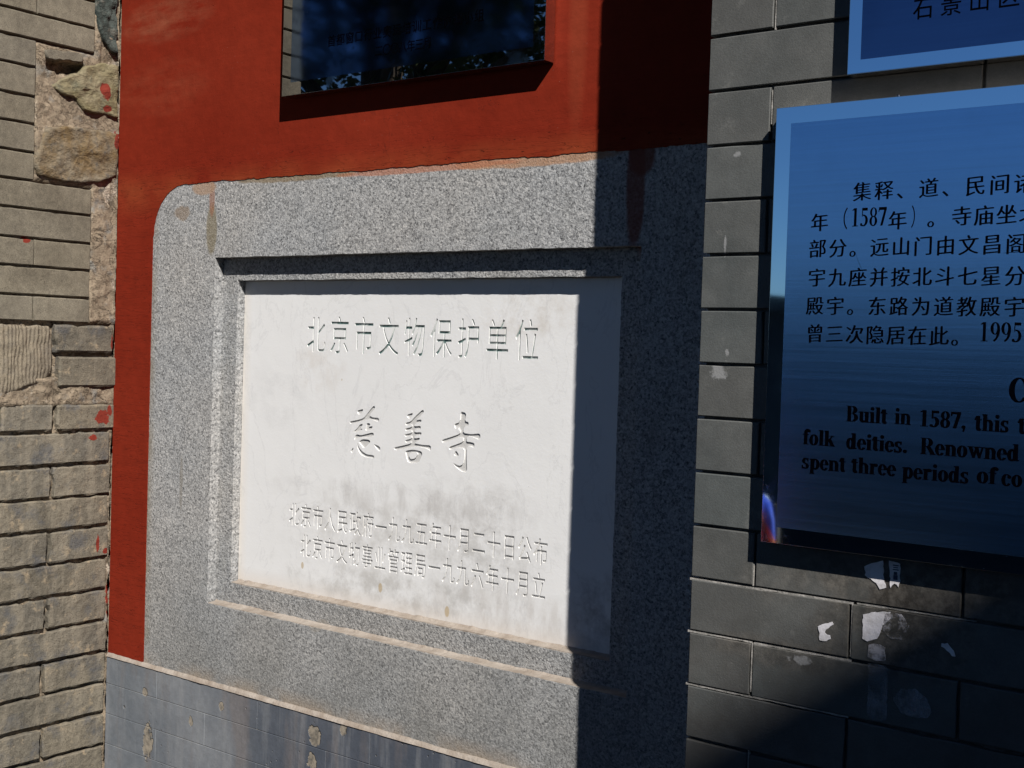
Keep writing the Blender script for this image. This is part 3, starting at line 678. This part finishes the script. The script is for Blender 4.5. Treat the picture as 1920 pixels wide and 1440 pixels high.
def pbrick(x0, x1, ya, yb, mat, out=0, rough=.004):     # a brick measured at four picture edges
    a = onL(x0, (ya+yb)/2); b = onL(x1, (ya+yb)/2); zt = onL((x0+x1)/2, ya).z; zb = onL((x0+x1)/2, yb).z
    lbrick(a.y, b.y, zb, zt, mat, .005, rough, out, .002, .006, .002)
pbrick(104, 214, 609, 661, M_rough, .001); pbrick(110, 227, 668, 725, M_rough, .005, .002)
pbrick(4, 101, 758, 810, M_rough, 0); pbrick(108, 224, 757, 806, M_rough, .001)
lbrick(YE, onL(1, 780).y-.004, onL(0, 812).z, onL(0, 757).z, M_rough, .005, .004, 0, .003, .006)
lbrick(YE, -.46, onL(0, 752).z, onL(0, 700).z, M_rough, .005, .004, 0, .003, .006); lbrick(-.455, -.335, onL(0, 752).z, onL(0, 700).z, M_rough, .005, .004, 0, .003, .006)
lbrick(YE, -.335, onL(0, 697).z, onL(0, 607).z, M_rough, .005, .004, 0, .003, .006)
def pstone(name, pts, mat, out, rough, seed):
    P = [(onL(*p).y, onL(*p).z) for p in pts]
    cy = sum(p[0] for p in P)/len(P); zl = min(p[1] for p in P)
    return link(name, stone_mesh(FL, P, .05, out, rough, mat, seed), bw, (XL, cy, zl), smooth=True)
pstone('stone', [(-2, 608), (94, 612), (99, 650), (97, 700), (84, 716), (50, 724), (20, 738), (-2, 744)], M_dress, .001, .004, 3)
pstone('stone', [(66, 292), (76, 262), (86, 240), (120, 236), (170, 241), (219, 250), (221, 300), (220, 330), (190, 342), (150, 344), (105, 338), (70, 329), (63, 310)], M_ochre, .006, .009, 11)
pstone('stone', [(94, 158), (112, 150), (128, 140), (150, 138), (158, 124), (190, 118), (221, 122), (222, 180), (221, 222), (190, 216), (156, 207), (140, 186), (116, 176)], M_olive, .006, .009, 17)
pstone('stone', [(179, -20), (221, -22), (221, 104), (206, 96), (192, 74), (184, 50), (180, 20)], M_dark, .004, .010, 23)
pstone('stone', [(180, -190), (220, -190), (221, -26), (182, -26)], M_dark, .004, .010, 29)
pstone('stone', [(84, 92), (120, 96), (156, 102), (157, 117), (130, 113), (100, 112), (86, 108)], M_sawn, .004, .002, 31)
# mortar bed: one sheet of real relief behind and between the pieces
cav = [onL(p[0], p[1]) for p in ((92, 118), (156, 132))]
cy0, cy1, cz1, cz0 = cav[0].y, cav[1].y, onL(120, 113).z, onL(120, 138).z
vs = []; fs = []; ny, nz = 150, 500; Z0, Z1 = .15, 2.70
for j in range(nz+1):
    z = Z0+(Z1-Z0)*j/nz
    for i in range(ny+1):
        y = YE+.003+(-.0005-YE-.003)*i/ny
        a = N3(y*14, z*14, 1, 5); b = N3(y*70, z*70, 6, 4)
        wv = -.0125+.0015*b
        rubz = (1.878 < z < 2.212 and y > -.2425) or (z > 1.53 and y > -.078)
        if rubz: wv = -.0035+.0050*a+.0024*b
        elif z < 1.53: wv = -.0155+.0085*max(-.6, a)+.0035*b + (.006 if y > -.012 else 0)
        if z > 2.10 and y > -.06: wv = -.010+.006*a+.003*b
        if 1.315 < z < 1.385: wv = max(wv, -.003+.006*a+.004*b)
        if cy0-.006+.006*a < y < cy1+.002 and cz0+.006*b < z < cz1: wv = -.040+.01*a
        vs.append((XL+wv, y, z))
for j in range(nz):
    for i in range(ny): o = j*(ny+1)+i; fs.append((o, o+1, o+ny+2, o+ny+1))
link('mortar', mesh(vs, fs, M_mortar), bw, smooth=True)
box('core', XL-.40, XL-.047, YE, .33, 0, 2.70, M_mortar, bw); box('footing', XL-.047, XL-.006, YE+.001, -.0005, 0, .149, M_mortar, bw)
# end face of the wall, also brick
for i in range(34):
    z0 = .0+.08*i
    if z0 > 2.63: break
    me = brick_mesh(FR_A(YE-.0005), XL-.398, XL-.21 if i % 2 else XL-.12, z0+.002, z0+.076, .012, .003, .002, M_rough, i*3.1, .04); link('brick', me, bw, (XL-.3, YE, z0))
    me = brick_mesh(FR_A(YE-.0005), XL-.205 if i % 2 else XL-.115, XL-.005, z0+.002, z0+.076, .012, .003, .002, M_rough, i*3.7, .04); link('brick', me, bw, (XL-.1, YE, z0))

# ================================================================== GREY PILASTER
pil = thing('brick_pilaster', 'projecting pilaster of smooth dark grey brick carrying the steel plaques', 'pilaster', (-.3, -.15, 0))
PX0, PX1 = -.9285, .45
H = .08145; ztop = 1.970+H*9
for r in range(34):
    z1 = ztop-H*r; z0 = z1-H+.0046
    if z0 < 0: break
    head = (round((z1-1.889)/H) % 2 == 0)
    vis = .6 < z1 < 2.25
    xs = [PX0, -.822, -.520, -.218, .084, .386, PX1] if head else [PX0, -.673, -.371, -.069, .233, PX1]
    for q, (a, b) in enumerate(zip(xs[:-1], xs[1:])):
        gap = .0040
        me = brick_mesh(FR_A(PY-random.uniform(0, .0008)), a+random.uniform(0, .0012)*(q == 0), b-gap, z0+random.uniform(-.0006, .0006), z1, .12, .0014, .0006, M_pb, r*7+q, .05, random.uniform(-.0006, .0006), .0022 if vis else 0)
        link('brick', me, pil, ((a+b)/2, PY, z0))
    me = mesh(*box_vf(PX0+.0005, PX0+.12, (PY+.1255 if head else PY+.126), -.006, z0, z1), M_pb)
    link('brick', me, pil, (PX0+.06, -.1, z0))
box('joint_mortar', PX0+.0085, PX1-.004, PY+.0080, .34, 0, ztop, M_joint, pil)
# thin pale pointing left on the lower joints
for (x0, y0, x1, y1, t) in ((1293, 1084.5, 1420, 1103, .002), (1420, 1103, 1600, 1131, .0022), (1606, 1132, 1830, 1164, .0015), (1289, 1182, 1410, 1204, .0018), (1413, 1206, 1596, 1238, .002), (1285, 1283, 1412, 1305, .0018), (1412, 1305, 1590, 1346, .0018)):
    a = onA(x0, y0, PY); b = onA(x1, y1, PY); z = (a.z+b.z)/2; n = 40; vs = []; fs = []
    for i in range(n+1):
        x = a.x+(b.x-a.x)*i/n; tt = t*(1+.8*N3(x*40, z)); vs += [(x, PY+.009, z-tt), (x, PY+.0012, z-tt), (x, PY+.0012, z+tt*.3), (x, PY+.012, z+tt*.3)]
        if i:
            for j in range(3): c = (i-1)*4+j; fs.append((c, c+1, c+5, c+4))
    link('pointing', mesh(vs, fs, M_pjoint), pil)
for (x0, ya, yb) in ((1416.5, 1057, 1099), (1602, 1134, 1232), (1413.5, 1206, 1298), (1406.5, 1408, 1500), (1459, 0, 55), (1452, 168, 232)):
    a = onA(x0, ya, PY); b = onA(x0-(yb-ya)*.036, yb, PY); x = a.x-.0028
    v, f = box_vf(x-.0011, x+.0006, PY+.0008, PY+.012, b.z, a.z); link('pointing', mesh(v, f, M_pjoint), pil)

# ================================================================== PLAQUES
def plaque(name, label, x0, x1, z0, z1, y, t, b, mpol, mcen, medge):
    o = thing(name, label, 'plaque', ((x0+x1)/2, y+t, z0))
    v, f = box_vf(x0, x1, y, y+t, z0, z1); me = mesh(v, f, medge)
    link('backing_box', me, o, ((x0+x1)/2, y+t, z0))
    e = .0006
    fm = fill_plate([(x0+.0008, z0+.0008), (x1-.0008, z0+.0008), (x1-.0008, z1-.0008), (x0+.0008, z1-.0008)], [[(x0+b, z0+b), (x1-b, z0+b), (x1-b, z1-b), (x0+b, z1-b)]], FR_A(y-e), e*.9, mpol)
    link('border', fm, o)
    v, f = box_vf(x0+b+.0001, x1-b-.0001, y-e*.8, y-.0001, z0+b+.0001, z1-b-.0001); link('etched_panel', mesh(v, f, mcen), o, ((x0+x1)/2, y, z0+b))
    return o
# --- top plaque on the red wall
PQ = -.035
p1 = plaque('wall_plaque', 'dark mirror-polished steel plaque hung on the red plaster wall', -2.1782, -1.4405, 2.0528, 2.62, PQ, .0308, .0285, M_pol2, M_bru2, M_edge)
FP = FR_A(PQ)
def arow(text, a, b, h, wd, y, off=0, slant=0):
    A_, B_ = onA(*a, y), onA(*b, y); return row(text, A_.x, B_.x, (A_.z+B_.z)/2, h, wd, off, slant)
for t, a, b, h, wd in (('首都窗口行业奥运培训工作协调小组', (622, 74.4), (898.8, 31.8), .0270, .0260), ('二〇〇八年三月', (710.7, 95), (801.8, 80.5), .0260, .0250)):
    link('lettering', text_mesh([arow(t, a, b, h, wd, PQ)], FP, .0005, M_ink2, .006, .0003), p1)
# --- big plaque on the pilaster
Y2 = PY-.025
p2 = plaque('steel_plaque', 'brushed steel plaque on the grey pilaster with Chinese text above English text', -.8035, .22, 1.2305, 1.8515, Y2, .0247, .0235, M_pol, M_bru, M_edge)
F2 = FR_A(Y2)
R2 = [('集释、道、民间诸', (1616.7, 360), (1921, 342)), ('年', (1536.7, 417), (1536.7, 417)), ('寺庙坐北', (1803, 406.7), (1931, 399)),
      ('部分。远山门由文昌阁', (1533, 466), (1905, 457)), ('宇九座并按北斗七星分', (1531.7, 519), (1903, 518.5)),
      ('殿宇。东路为道教殿宇', (1528, 571.7), (1901.7, 577)), ('曾三次隐居在此。', (1528, 624), (1802, 632))]
for t, a, b in R2: link('lettering', text_mesh([list(arow(t, a, b, .0275, .0268, Y2, 0, .07))], F2, .0005, M_ink, -.010, .0004, .0012), p2)
for t, a, b in (('年', (1683, 413), (1683, 413)), ('。', (1757, 408), (1757, 408))): link('lettering', text_mesh([list(arow(t, a, b, .0275, .0268, Y2, 0, .07))], F2, .0005, M_ink, -.010, .0004, .0012), p2)
# --- upper plaque
Y3 = PY-.0255
p3 = plaque('steel_plaque', 'upper dark blue steel plaque on the grey pilaster, above the one with English text', -.6995, .22, 1.8880, 2.42, Y3, .0252, .0185, M_pol, M_bru3, M_edge)
A_, B_ = onA(1731.7, 15, Y3), onA(1891.7, -4, Y3)
link('lettering', text_mesh([row('石景山区', A_.x, B_.x, A_.z, .031, .029)], FR_A(Y3), .0004, M_ink2, .004), p3)
# serif letters drawn from parts
def ring(cx, cy, ro, so, ri, si, a0, a1, n=14, dx=0):
    out = []
    for i in range(n):
        t0 = math.radians(a0+(a1-a0)*i/n); t1 = math.radians(a0+(a1-a0)*(i+1)/n)
        out.append([(cx+ro*math.cos(t0), cy+so*math.sin(t0)), (cx+ro*math.cos(t1), cy+so*math.sin(t1)), (cx+dx+ri*math.cos(t1), cy+si*math.sin(t1)), (cx+dx+ri*math.cos(t0), cy+si*math.sin(t0))])
    return out
def R_(x0, y0, x1, y1): return [[(x0, y0), (x1, y0), (x1, y1), (x0, y1)]]
def stem(x, y0, y1, w=.15, foot=True, flag=False, head=False):
    o = R_(x, y0, x+w, y1)
    if foot: o += R_(x-.055, y0, x+w+.055, y0+.03)
    if head: o += R_(x-.055, y1-.03, x+w+.055, y1)
    if flag: o += [[(x-.06, y1-.045), (x+.01, y1-.06), (x+.01, y1), (x-.06, y1-.02)]]
    return o
def arch(x, w=.30, xh=.46, sw=.14): # n-shape shoulder
    return ring(x+w/2-.01, xh-.17, w/2+.06, .175, w/2-.065, .115, 0, 150, dx=-.015)+R_(x+w-.085, 0, x+w+.045, xh-.16)+R_(x+w-.135, 0, x+w+.095, .03)
def GL(c):
    X = .46
    if c == 'B': return .68, stem(.10, 0, .676, .15, False)+R_(.02, 0, .34, .032)+R_(.02, .644, .33, .676)+R_(.2, .34, .34, .372)+ring(.33, .51, .245, .166, .085, .134, -90, 90)+ring(.34, .186, .29, .186, .12, .154, -90, 90)
    if c == 'R': return .72, stem(.09, 0, .676, .15)+R_(.02, .644, .35, .676)+R_(.2, .32, .36, .352)+ring(.34, .50, .25, .178, .09, .146, -90, 90)+[[(.30, .335), (.47, .335), (.70, .03), (.53, .03)]]+R_(.50, 0, .74, .03)
    if c == 'C': return .72, ring(.40, .338, .36, .352, .21, .318, 42, 322, 26, .03)+R_(.64, .46, .67, .69)+[[(.56, .60), (.655, .66), (.655, .47), (.62, .47)]]
    if c == 'u': return .57, stem(.07, .12, X, .14, False, True)+ring(.24, .15, .17, .16, .03, .11, 180, 330, dx=.01)+R_(.36, 0, .50, X)+[[(.30, X-.04), (.37, X-.06), (.37, X), (.30, X-.015)]]+[[(.5, 0), (.56, .02), (.56, .04), (.5, .05)]]
    if c == 'i': return .30, stem(.08, 0, X, .14, True, True)+ring(.15, .60, .075, .078, 0.001, .001, 0, 360)
    if c == 'l': return .30, stem(.08, 0, .676, .14, True, True)
    if c == 't': return .35, R_(.09, .09, .23, .60)+R_(.01, .42, .31, X)+ring(.21, .12, .12, .13, -.02, .07, 180, 330, dx=.03)+[[(.09, .60), (.01, .44), (.09, .44)]]
    if c == 'n': return .58, stem(.08, 0, X, .14, True, True)+arch(.16)
    if c == 'h': return .58, stem(.08, 0, .676, .14, True, True)+arch(.16)
    if c == 'r': return .45, stem(.08, 0, X, .14, True, True)+ring(.31, .33, .12, .14, .05, .05, 60, 180, dx=.02)+ring(.35, .40, .07, .068, .001, .001, 0, 360)
    if c == 's': return .42, ring(.20, .345, .16, .128, .05, .085, 30, 270, dx=-.0)+ring(.20, .118, .17, .13, .06, .085, -150, 90)+[[(.05, .33), (.11, .26), (.35, .14), (.30, .20)]]+R_(.32, .33, .345, X+.01)+R_(.03, -.01, .055, .15)
    if c == 'f': return .36, R_(.09, 0, .23, .55)+R_(.02, 0, .30, .03)+R_(.01, .42, .31, X)+ring(.26, .53, .17, .16, .03, .11, 60, 180, dx=.01)+ring(.33, .60, .065, .062, .001, .001, 0, 360)
    if c == 'o': return .51, ring(.25, .228, .225, .242, .085, .21, 0, 360, 28)
    if c == 'e': return .46, ring(.235, .228, .21, .242, .085, .205, 60, 325, 22, .0)+ring(.235, .228, .21, .242, .085, .205, 0, 60)+R_(.12, .225, .44, .258)
    if c == 'c': return .46, ring(.24, .228, .215, .242, .09, .205, 50, 325, 22, .01)+ring(.36, .355, .065, .065, .001, .001, 0, 360)
    if c == 'd': return .57, ring(.23, .228, .20, .242, .07, .19, 0, 360, 24)+R_(.33, 0, .47, .676)+[[(.26, .63), (.34, .616), (.34, .676), (.26, .656)]]+[[(.47, 0), (.54, .02), (.54, .05), (.47, .06)]]
    if c == 'p': return .57, stem(.08, -.205, X, .14, True, True)+ring(.32, .228, .21, .242, .08, .19, 0, 360, 24)
    if c == 'k': return .58, stem(.08, 0, .676, .14, True, True)+[[(.2, .22), (.26, .22), (.46, .43), (.40, .43)]]+[[(.24, .27), (.36, .31), (.55, .03), (.38, .03)]]+R_(.32, 0, .59, .03)+R_(.31, .43, .54, .46)
    if c == 'w': return .76, [[(.05, .44), (.19, .44), (.32, .0), (.25, .0)], [(.25, 0), (.31, 0), (.43, .44), (.38, .44)], [(.33, .44), (.47, .44), (.59, 0), (.52, 0)], [(.52, 0), (.57, 0), (.71, .44), (.66, .44)]]+R_(0, .43, .24, .46)+R_(.29, .43, .53, .46)+R_(.58, .43, .77, .46)
    if c == '1': return .50, R_(.18, 0, .32, .676)+R_(.09, 0, .42, .03)+[[(.07, .58), (.18, .60), (.18, .676), (.07, .60)]]
    if c == '5': return .50, ring(.20, .21, .25, .22, .11, .17, -120, 100, 18)+[[(.12, .33), (.16, .40), (.16, .676), (.12, .55)]]+R_(.12, .57, .42, .676)+ring(.09, .06, .06, .058, .001, .001, 0, 360)
    if c == '8': return .50, ring(.25, .50, .19, .178, .085, .145, 0, 360, 22)+ring(.25, .18, .215, .19, .085, .155, 0, 360, 22)
    if c == '7': return .50, R_(.04, .57, .46, .676)+[[(.34, .60), (.46, .60), (.26, 0), (.14, 0)]]+[[(.02, .50), (.05, .50), (.08, .60), (.04, .62)]]
    if c == '9': return .50, ring(.25, .46, .22, .22, .085, .185, 0, 360, 24)+ring(.11, .40, .36, .42, .24, .36, -75, 12, 14)
    if c == '.': return .25, ring(.12, .07, .075, .075, .001, .001, 0, 360)
    if c == ',': return .25, ring(.12, .07, .075, .075, .001, .001, 0, 360)+[[(.12, .01), (.195, .07), (.13, -.12), (.09, -.12)]]
    if c == '(': return .33, ring(.42, .26, .34, .46, .29, .41, 125, 235, 16)
    if c == ')': return .33, ring(-.09, .26, .34, .46, .29, .41, -55, 55, 16)
    return .25, []
def serif(text, u0, u1, v, em, mat, parent, fr, light=0):
    adv = 0; pcs = []
    for ch in text:
        a, P = GL(ch)
        for p in P:
            for dx in ((.022,) if light else (0, .024, .05)): pcs.append([(adv+q[0]-.022+dx, q[1]) for q in p])
        adv += a
    k = (u1-u0)/adv; vs = []; fs = []
    for i, p in enumerate(pcs):
        o = len(vs)
        for q in p: vs.append(fr(u0+q[0]*k, v+q[1]*em, .0006+(i % 29)*.00001))
        fs.append(tuple(range(o, o+len(p))))
        o = len(vs)
        for q in p: vs.append(fr(u0+q[0]*k, v+q[1]*em, .0003)); vs.append(fr(u0+q[0]*k, v+q[1]*em, .0006))
        m = len(p)
        for j in range(m): fs.append((o+2*j, o+2*((j+1) % m), o+2*((j+1) % m)+1, o+2*j+1))
    me = bpy.data.meshes.new('lettering'); me.from_pydata(vs, [], fs); me.materials.append(mat); return link('lettering', me, parent)
def sw(text, xa, xb, yb, em=.0322, yb2=None, light=0):
    a = onA(xa, yb, Y2); b = onA(xb, yb2 or yb, Y2); serif(text, a.x, b.x, a.z, em, M_ink, p2, F2, light)
sw('Built', 1586, 1664, 790); sw('in', 1677, 1708, 795); sw('1587,', 1723, 1812, 799); sw('this', 1827, 1892, 807); sw('t', 1908, 1923, 813)
sw('folk', 1505, 1565, 833); sw('deities.', 1586, 1702, 841); sw('Renowned', 1725, 1912, 851)
sw('spent', 1503, 1586, 878); sw('three', 1596, 1680, 886); sw('periods', 1691, 1817, 896); sw('of', 1831, 1869, 905); sw('co', 1877, 1917, 910)
sw('C', 1890, 1925, 753, .045)
sw('(', 1578, 1592, 424, .040, None, 1); sw('1587', 1595, 1663, 425, .037, None, 1); sw(')', 1706, 1718, 421, .040, None, 1); sw('1995', 1835, 1917, 640, .037, None, 1)
# small screw head on the upper edge
bm = bmesh.new(); pp = onA(1678, 180, Y2)
bmesh.ops.create_uvsphere(bm, u_segments=12, v_segments=8, radius=.0030, matrix=Matrix.Translation((pp.x, Y2+.012, 1.8545)))
me = bpy.data.meshes.new('screw'); bm.to_mesh(me); bm.free(); me.materials.append(M_edge); link('screw', me, p2)

# ================================================================== PAPER REMNANTS
def scrap(name, pts, mat, label, cat, t=.0006, parent=None, grp=None, out=.0016):
    P = []; PP = [onA(*p, PY-out) for p in pts]
    for i, a in enumerate(PP):
        b = PP[(i+1) % len(PP)]; n = max(1, int((b-a).length/.0035))
        for k in range(n):
            q = a+(b-a)*(k/n); P.append((q.x+.0016*N3(q.x*160, q.z*160, 3), q.z+.0016*N3(q.x*160, q.z*160, 8)))
    o = link(name, fill_plate(P, [], FR_A(PY-out), t, mat), parent, (PP[0].x, PY-out, min(p[1] for p in P)))
    if not parent: tag(o, label, cat, grp)
    return o
GP = 'torn paper and paste left on the pilaster'
scrap('paper_scrap', [(1532, 1174), (1543, 1171), (1561, 1166), (1562, 1171), (1549, 1181), (1545, 1187), (1556, 1192), (1557, 1199), (1549, 1202), (1536, 1200), (1537, 1188)], M_paper, 'small torn white paper scrap shaped like a K on a grey brick', 'paper scrap', grp=GP)
scrap('paper_scrap', [(1618, 1152), (1640, 1148), (1668, 1147), (1670, 1160), (1656, 1172), (1650, 1186), (1645, 1198), (1626, 1202), (1617, 1196)], M_paper, 'largest white torn paper patch, beside the vertical brick joint', 'paper scrap', grp=GP)
sc3 = scrap('paper_scrap', [(1621, 1062), (1634, 1056), (1656, 1052), (1658, 1090), (1661, 1102), (1650, 1104), (1642, 1092), (1622, 1079)], M_paper, 'torn white paper peeping out below the lower edge of the big plaque', 'paper scrap', grp=GP)
sc4 = scrap('paper_scrap', [(1666, 1052), (1688, 1056), (1687, 1090), (1684, 1100), (1676, 1094), (1669, 1103), (1669, 1085)], M_paper, 'narrow printed paper strip just below the big steel plaque', 'paper scrap', grp=GP)
for k, (a, b) in enumerate((((1674, 1060), (1685, 1061)), ((1675, 1064), (1684, 1065)), ((1674, 1068), (1685, 1069)), ((1676, 1073), (1682, 1078)), ((1683, 1080), (1675, 1086)))):
    A_, B_ = onA(*a, PY-.0023), onA(*b, PY-.0023)
    v, f = box_vf(min(A_.x, B_.x), max(A_.x, B_.x), PY-.0026, PY-.0021, min(A_.z, B_.z)-.0004, max(A_.z, B_.z)+.0007); link('print_mark', mesh(v, f, M_print), sc4)
scrap('paste_smear', [(1628, 1208), (1645, 1206), (1660, 1215), (1660, 1240), (1640, 1238), (1627, 1232)], M_smear, 'whitish paste smear under the largest torn paper patch', 'paste smear', grp=GP)
scrap('paste_smear', [(1660, 1150), (1690, 1152), (1705, 1175), (1690, 1200), (1668, 1196), (1655, 1180)], M_smear, 'brushed white paste mark spreading right of the largest paper patch', 'paste smear', grp=GP)
scrap('paper_scrap', [(1764, 1206), (1776, 1207), (1788, 1220), (1791, 1231), (1784, 1230), (1776, 1219), (1765, 1212)], M_paper, 'thin curled paper sliver stuck in the shaded part of the pilaster', 'paper scrap', grp=GP)
scrap('tape_residue', [(1628, 1244), (1665, 1250), (1662, 1352), (1640, 1350), (1626, 1340)], M_res, 'long bluish strip of tape residue running down the shaded bricks', 'tape residue', grp=GP)
scrap('tape_residue', [(1673, 1310), (1690, 1292), (1715, 1292), (1738, 1310), (1748, 1335), (1738, 1348), (1712, 1345), (1688, 1335)], M_res, 'rounded patch of bluish glue residue on the shaded bricks', 'glue residue', grp=GP)

# ================================================================== THE COURTYARD BEHIND THE CAMERA, WITH ADDED LIGHT BLOCKERS
M_hwall = mat_simple('grey_hall_wall', (.16, .155, .15), (.21, .20, .19), 2); M_tile = mat_simple('grey_roof_tile', (.07, .075, .08), (.10, .10, .10), 6)
M_door = mat_simple('red_painted_wood', (.22, .03, .015), (.26, .04, .02), 6, .5)
hall = thing('shadow_caster_hall', 'grey gabled temple hall with tiled roof across the courtyard', 'building', (12, -11, 0))  # hall added out of view, roof edge shaped to cast the pilaster shadow
SO = Vector((1.31, -1, 1.5))*7
q1 = Vector((-.492, PY, 1.262))+SO; slope = (1.205-.877)/(.492-.914)*-1
yg = q1.y
def rz_(x): return q1.z + slope*(x-q1.x)
xe, xr = 6.0, 12.0; ze, zr = rz_(xe), rz_(xr); xe2 = 2*xr-xe
hw = mesh([(xe+.6, yg-.35, 0), (xe2-.6, yg-.35, 0), (xe2-.6, yg-.35, ze+.35), (xr, yg-.35, zr-.2), (xe+.6, yg-.35, ze+.35),
           (xe+.6, yg-7, 0), (xe2-.6, yg-7, 0), (xe2-.6, yg-7, ze+.35), (xr, yg-7, zr-.2), (xe+.6, yg-7, ze+.35)],
          [(0, 1, 2, 3, 4), (5, 9, 8, 7, 6), (0, 5, 6, 1), (1, 6, 7, 2), (2, 7, 8, 3), (3, 8, 9, 4), (4, 9, 5, 0)], M_hwall)
link('wall', hw, hall)
for sx, x1 in ((-1, xe), (1, xe2)):
    a = [(xr, yg, zr), (x1, yg, ze), (x1, yg-7.3, ze), (xr, yg-7.3, zr)]
    link('roof', mesh(a+[(p[0], p[1], p[2]-.22) for p in a], [(0, 1, 2, 3), (4, 7, 6, 5), (0, 4, 5, 1), (1, 5, 6, 2), (2, 6, 7, 3), (3, 7, 4, 0)], M_tile), hall)
box('door', xr-.9, xr+.9, yg-.33, yg-.29, 0, 2.6, M_door, hall)

cw = thing('added_yard_wall', 'low dark grey courtyard wall with a tiled coping, facing the red wall from across the yard', 'wall', (-5, -9.1, 0))  # wall added to give the steel plaque something dark to mirror
M_cw = mat_simple('added_yard_wall_brick', (.06, .062, .064), (.09, .088, .084), 3)
box('wall', -16, 2.6, -9.3, -9.0, 0, 1.88, M_cw, cw); box('coping', -16.05, 2.65, -9.42, -8.88, 1.881, 2.0, M_tile, cw)

def leafmat():
    g = G('tree_leaves'); c = g.mix(g.rnd, (.03, .05, .02), (.06, .085, .03)); return g.fin(g.mix(g.rng(g.noise(2, 3), .4, .6), (.030, .048, .018), (.075, .10, .035)), .55)
M_leaf = leafmat(); M_bark = mat_simple('tree_bark', (.07, .055, .04), (.12, .10, .08), 8)
def tree(x, y, h, R, n, label, seed, ls=1.0):
    rn = random.Random(seed); t = thing('tree', label, 'tree', (x, y, 0), None)
    def limb(a, b, r0, r1, vs, fs):
        a, b = Vector(a), Vector(b); d = (b-a).normalized(); s = d.orthogonal().normalized(); u = d.cross(s); o = len(vs)
        for p, r in ((a, r0), (b, r1)):
            for k in range(8): an = k*math.pi/4; vs.append(p+s*math.cos(an)*r+u*math.sin(an)*r)
        for k in range(8): fs.append((o+k, o+(k+1) % 8, o+8+(k+1) % 8, o+8+k))
    vs, fs = [], []; top = Vector((x, y, h*.45)); limb((x, y, 0), top, .22, .15, vs, fs); cl = []
    for k in range(13):
        a = rn.uniform(0, 6.28); e = rn.uniform(.1, 1.0); q = top+Vector((math.cos(a)*R*e, math.sin(a)*R*e, rn.uniform(.0, .5)*h)); limb(top, q, .08, .02, vs, fs)
        for m in range(7): cl.append((q+Vector((rn.gauss(0, .6), rn.gauss(0, .6), rn.gauss(0, .5))), rn.uniform(.35, .8)))
    link('trunk', mesh(vs, fs, M_bark), t)
    vs, fs = [], []
    for k in range(n):
        c, r = rn.choice(cl); d = Vector((rn.gauss(0, 1), rn.gauss(0, 1), rn.gauss(0, .8))); p = c+d.normalized()*r*rn.random()**.4
        a = Vector((rn.gauss(0, 1), rn.gauss(0, 1), rn.gauss(0, 1))).normalized(); b = a.orthogonal().normalized(); s = rn.uniform(.04, .075)*ls; o = len(vs)
        vs += [p-a*s, p+b*s*.5, p+a*s, p-b*s*.5]; fs.append((o, o+1, o+2, o+3))
    me = bpy.data.meshes.new('crown'); me.from_pydata(vs, [], fs); me.materials.append(M_leaf); link('crown', me, t)
tree(-7.6, -6.0, 6.4, 2.7, 13000, 'large leafy tree with spreading crown, mirrored in the dark plaque', 5)
tree(-6.3, -3.4, 11.5, 4.4, 16000, 'tall shade tree whose crown spreads over the courtyard', 21, 2.0)  # added to keep skylight off the shaded walls
tree(-10.5, -11.0, 7.4, 3.0, 10000, 'leafy tree further back, beyond the spreading one', 8)
tree(-.6, -11.2, 11.0, 3.2, 16000, 'broad dark tree standing before the hall gable', 33, 2.2)  # put in as one more sky blocker, clear of the sun
tree(-2.0, -13.5, 19.0, 5.5, 16000, 'very tall tree beyond the courtyard wall', 41, 2.4)  # extra tall tree added to lower the ambient light
# draped stall added as a stand-in for a small striped reflection
st = thing('stand_in_stall', 'low stall draped with striped blue, white and red cloth', 'stall', (-2.9, -5.2, 0))
def stripes():
    g = G('striped_cloth'); u = g.M('ADD', g.M('MULTIPLY', g.x, .8), g.M('MULTIPLY', g.y, -.6)); f = g.M('FRACT', g.M('ADD', g.M('MULTIPLY', u, 3.6), g.M('MULTIPLY', g.z, 1.6)))
    return g.fin(g.ramp(f, (0, (.03, .07, .45)), (.34, (.62, .62, .62)), (.42, (.03, .08, .5)), (.52, (.65, .62, .58)), (.66, (.5, .02, .03)), (.80, (.02, .02, .03)), (.9, (.6, .12, .02)), interp='CONSTANT'), .7)
M_str = stripes(); vs = []; fs = []; n = 60
for i in range(n+1):
    t = i/n; c = Vector((-3.62+.62*t*.8, -4.85-.62*t*.6-.0, 0)); nrm = Vector((.6, .8, 0)); wv = .05*math.sin(t*40)+.03*math.sin(t*17)
    for j, (zz, o) in enumerate(((.66, -.5), (.69, -.12), (.66, .0), (.56, .09), (.40, .15), (.15, .2))):
        vs.append(c+nrm*(o+wv*(j > 2))+Vector((0, 0, zz)))
        if i and j: a = (i-1)*6+j-1; fs.append((a, a+1, a+7, a+6))
link('cloth', mesh(vs, fs, M_str), st, smooth=True)
for (a, b) in ((-3.85, -5.2), (-3.4, -5.6), (-3.62, -5.0), (-3.15, -5.35)): box('leg', a-.02, a+.02, b-.02, b+.02, 0, .64, M_bark, st)
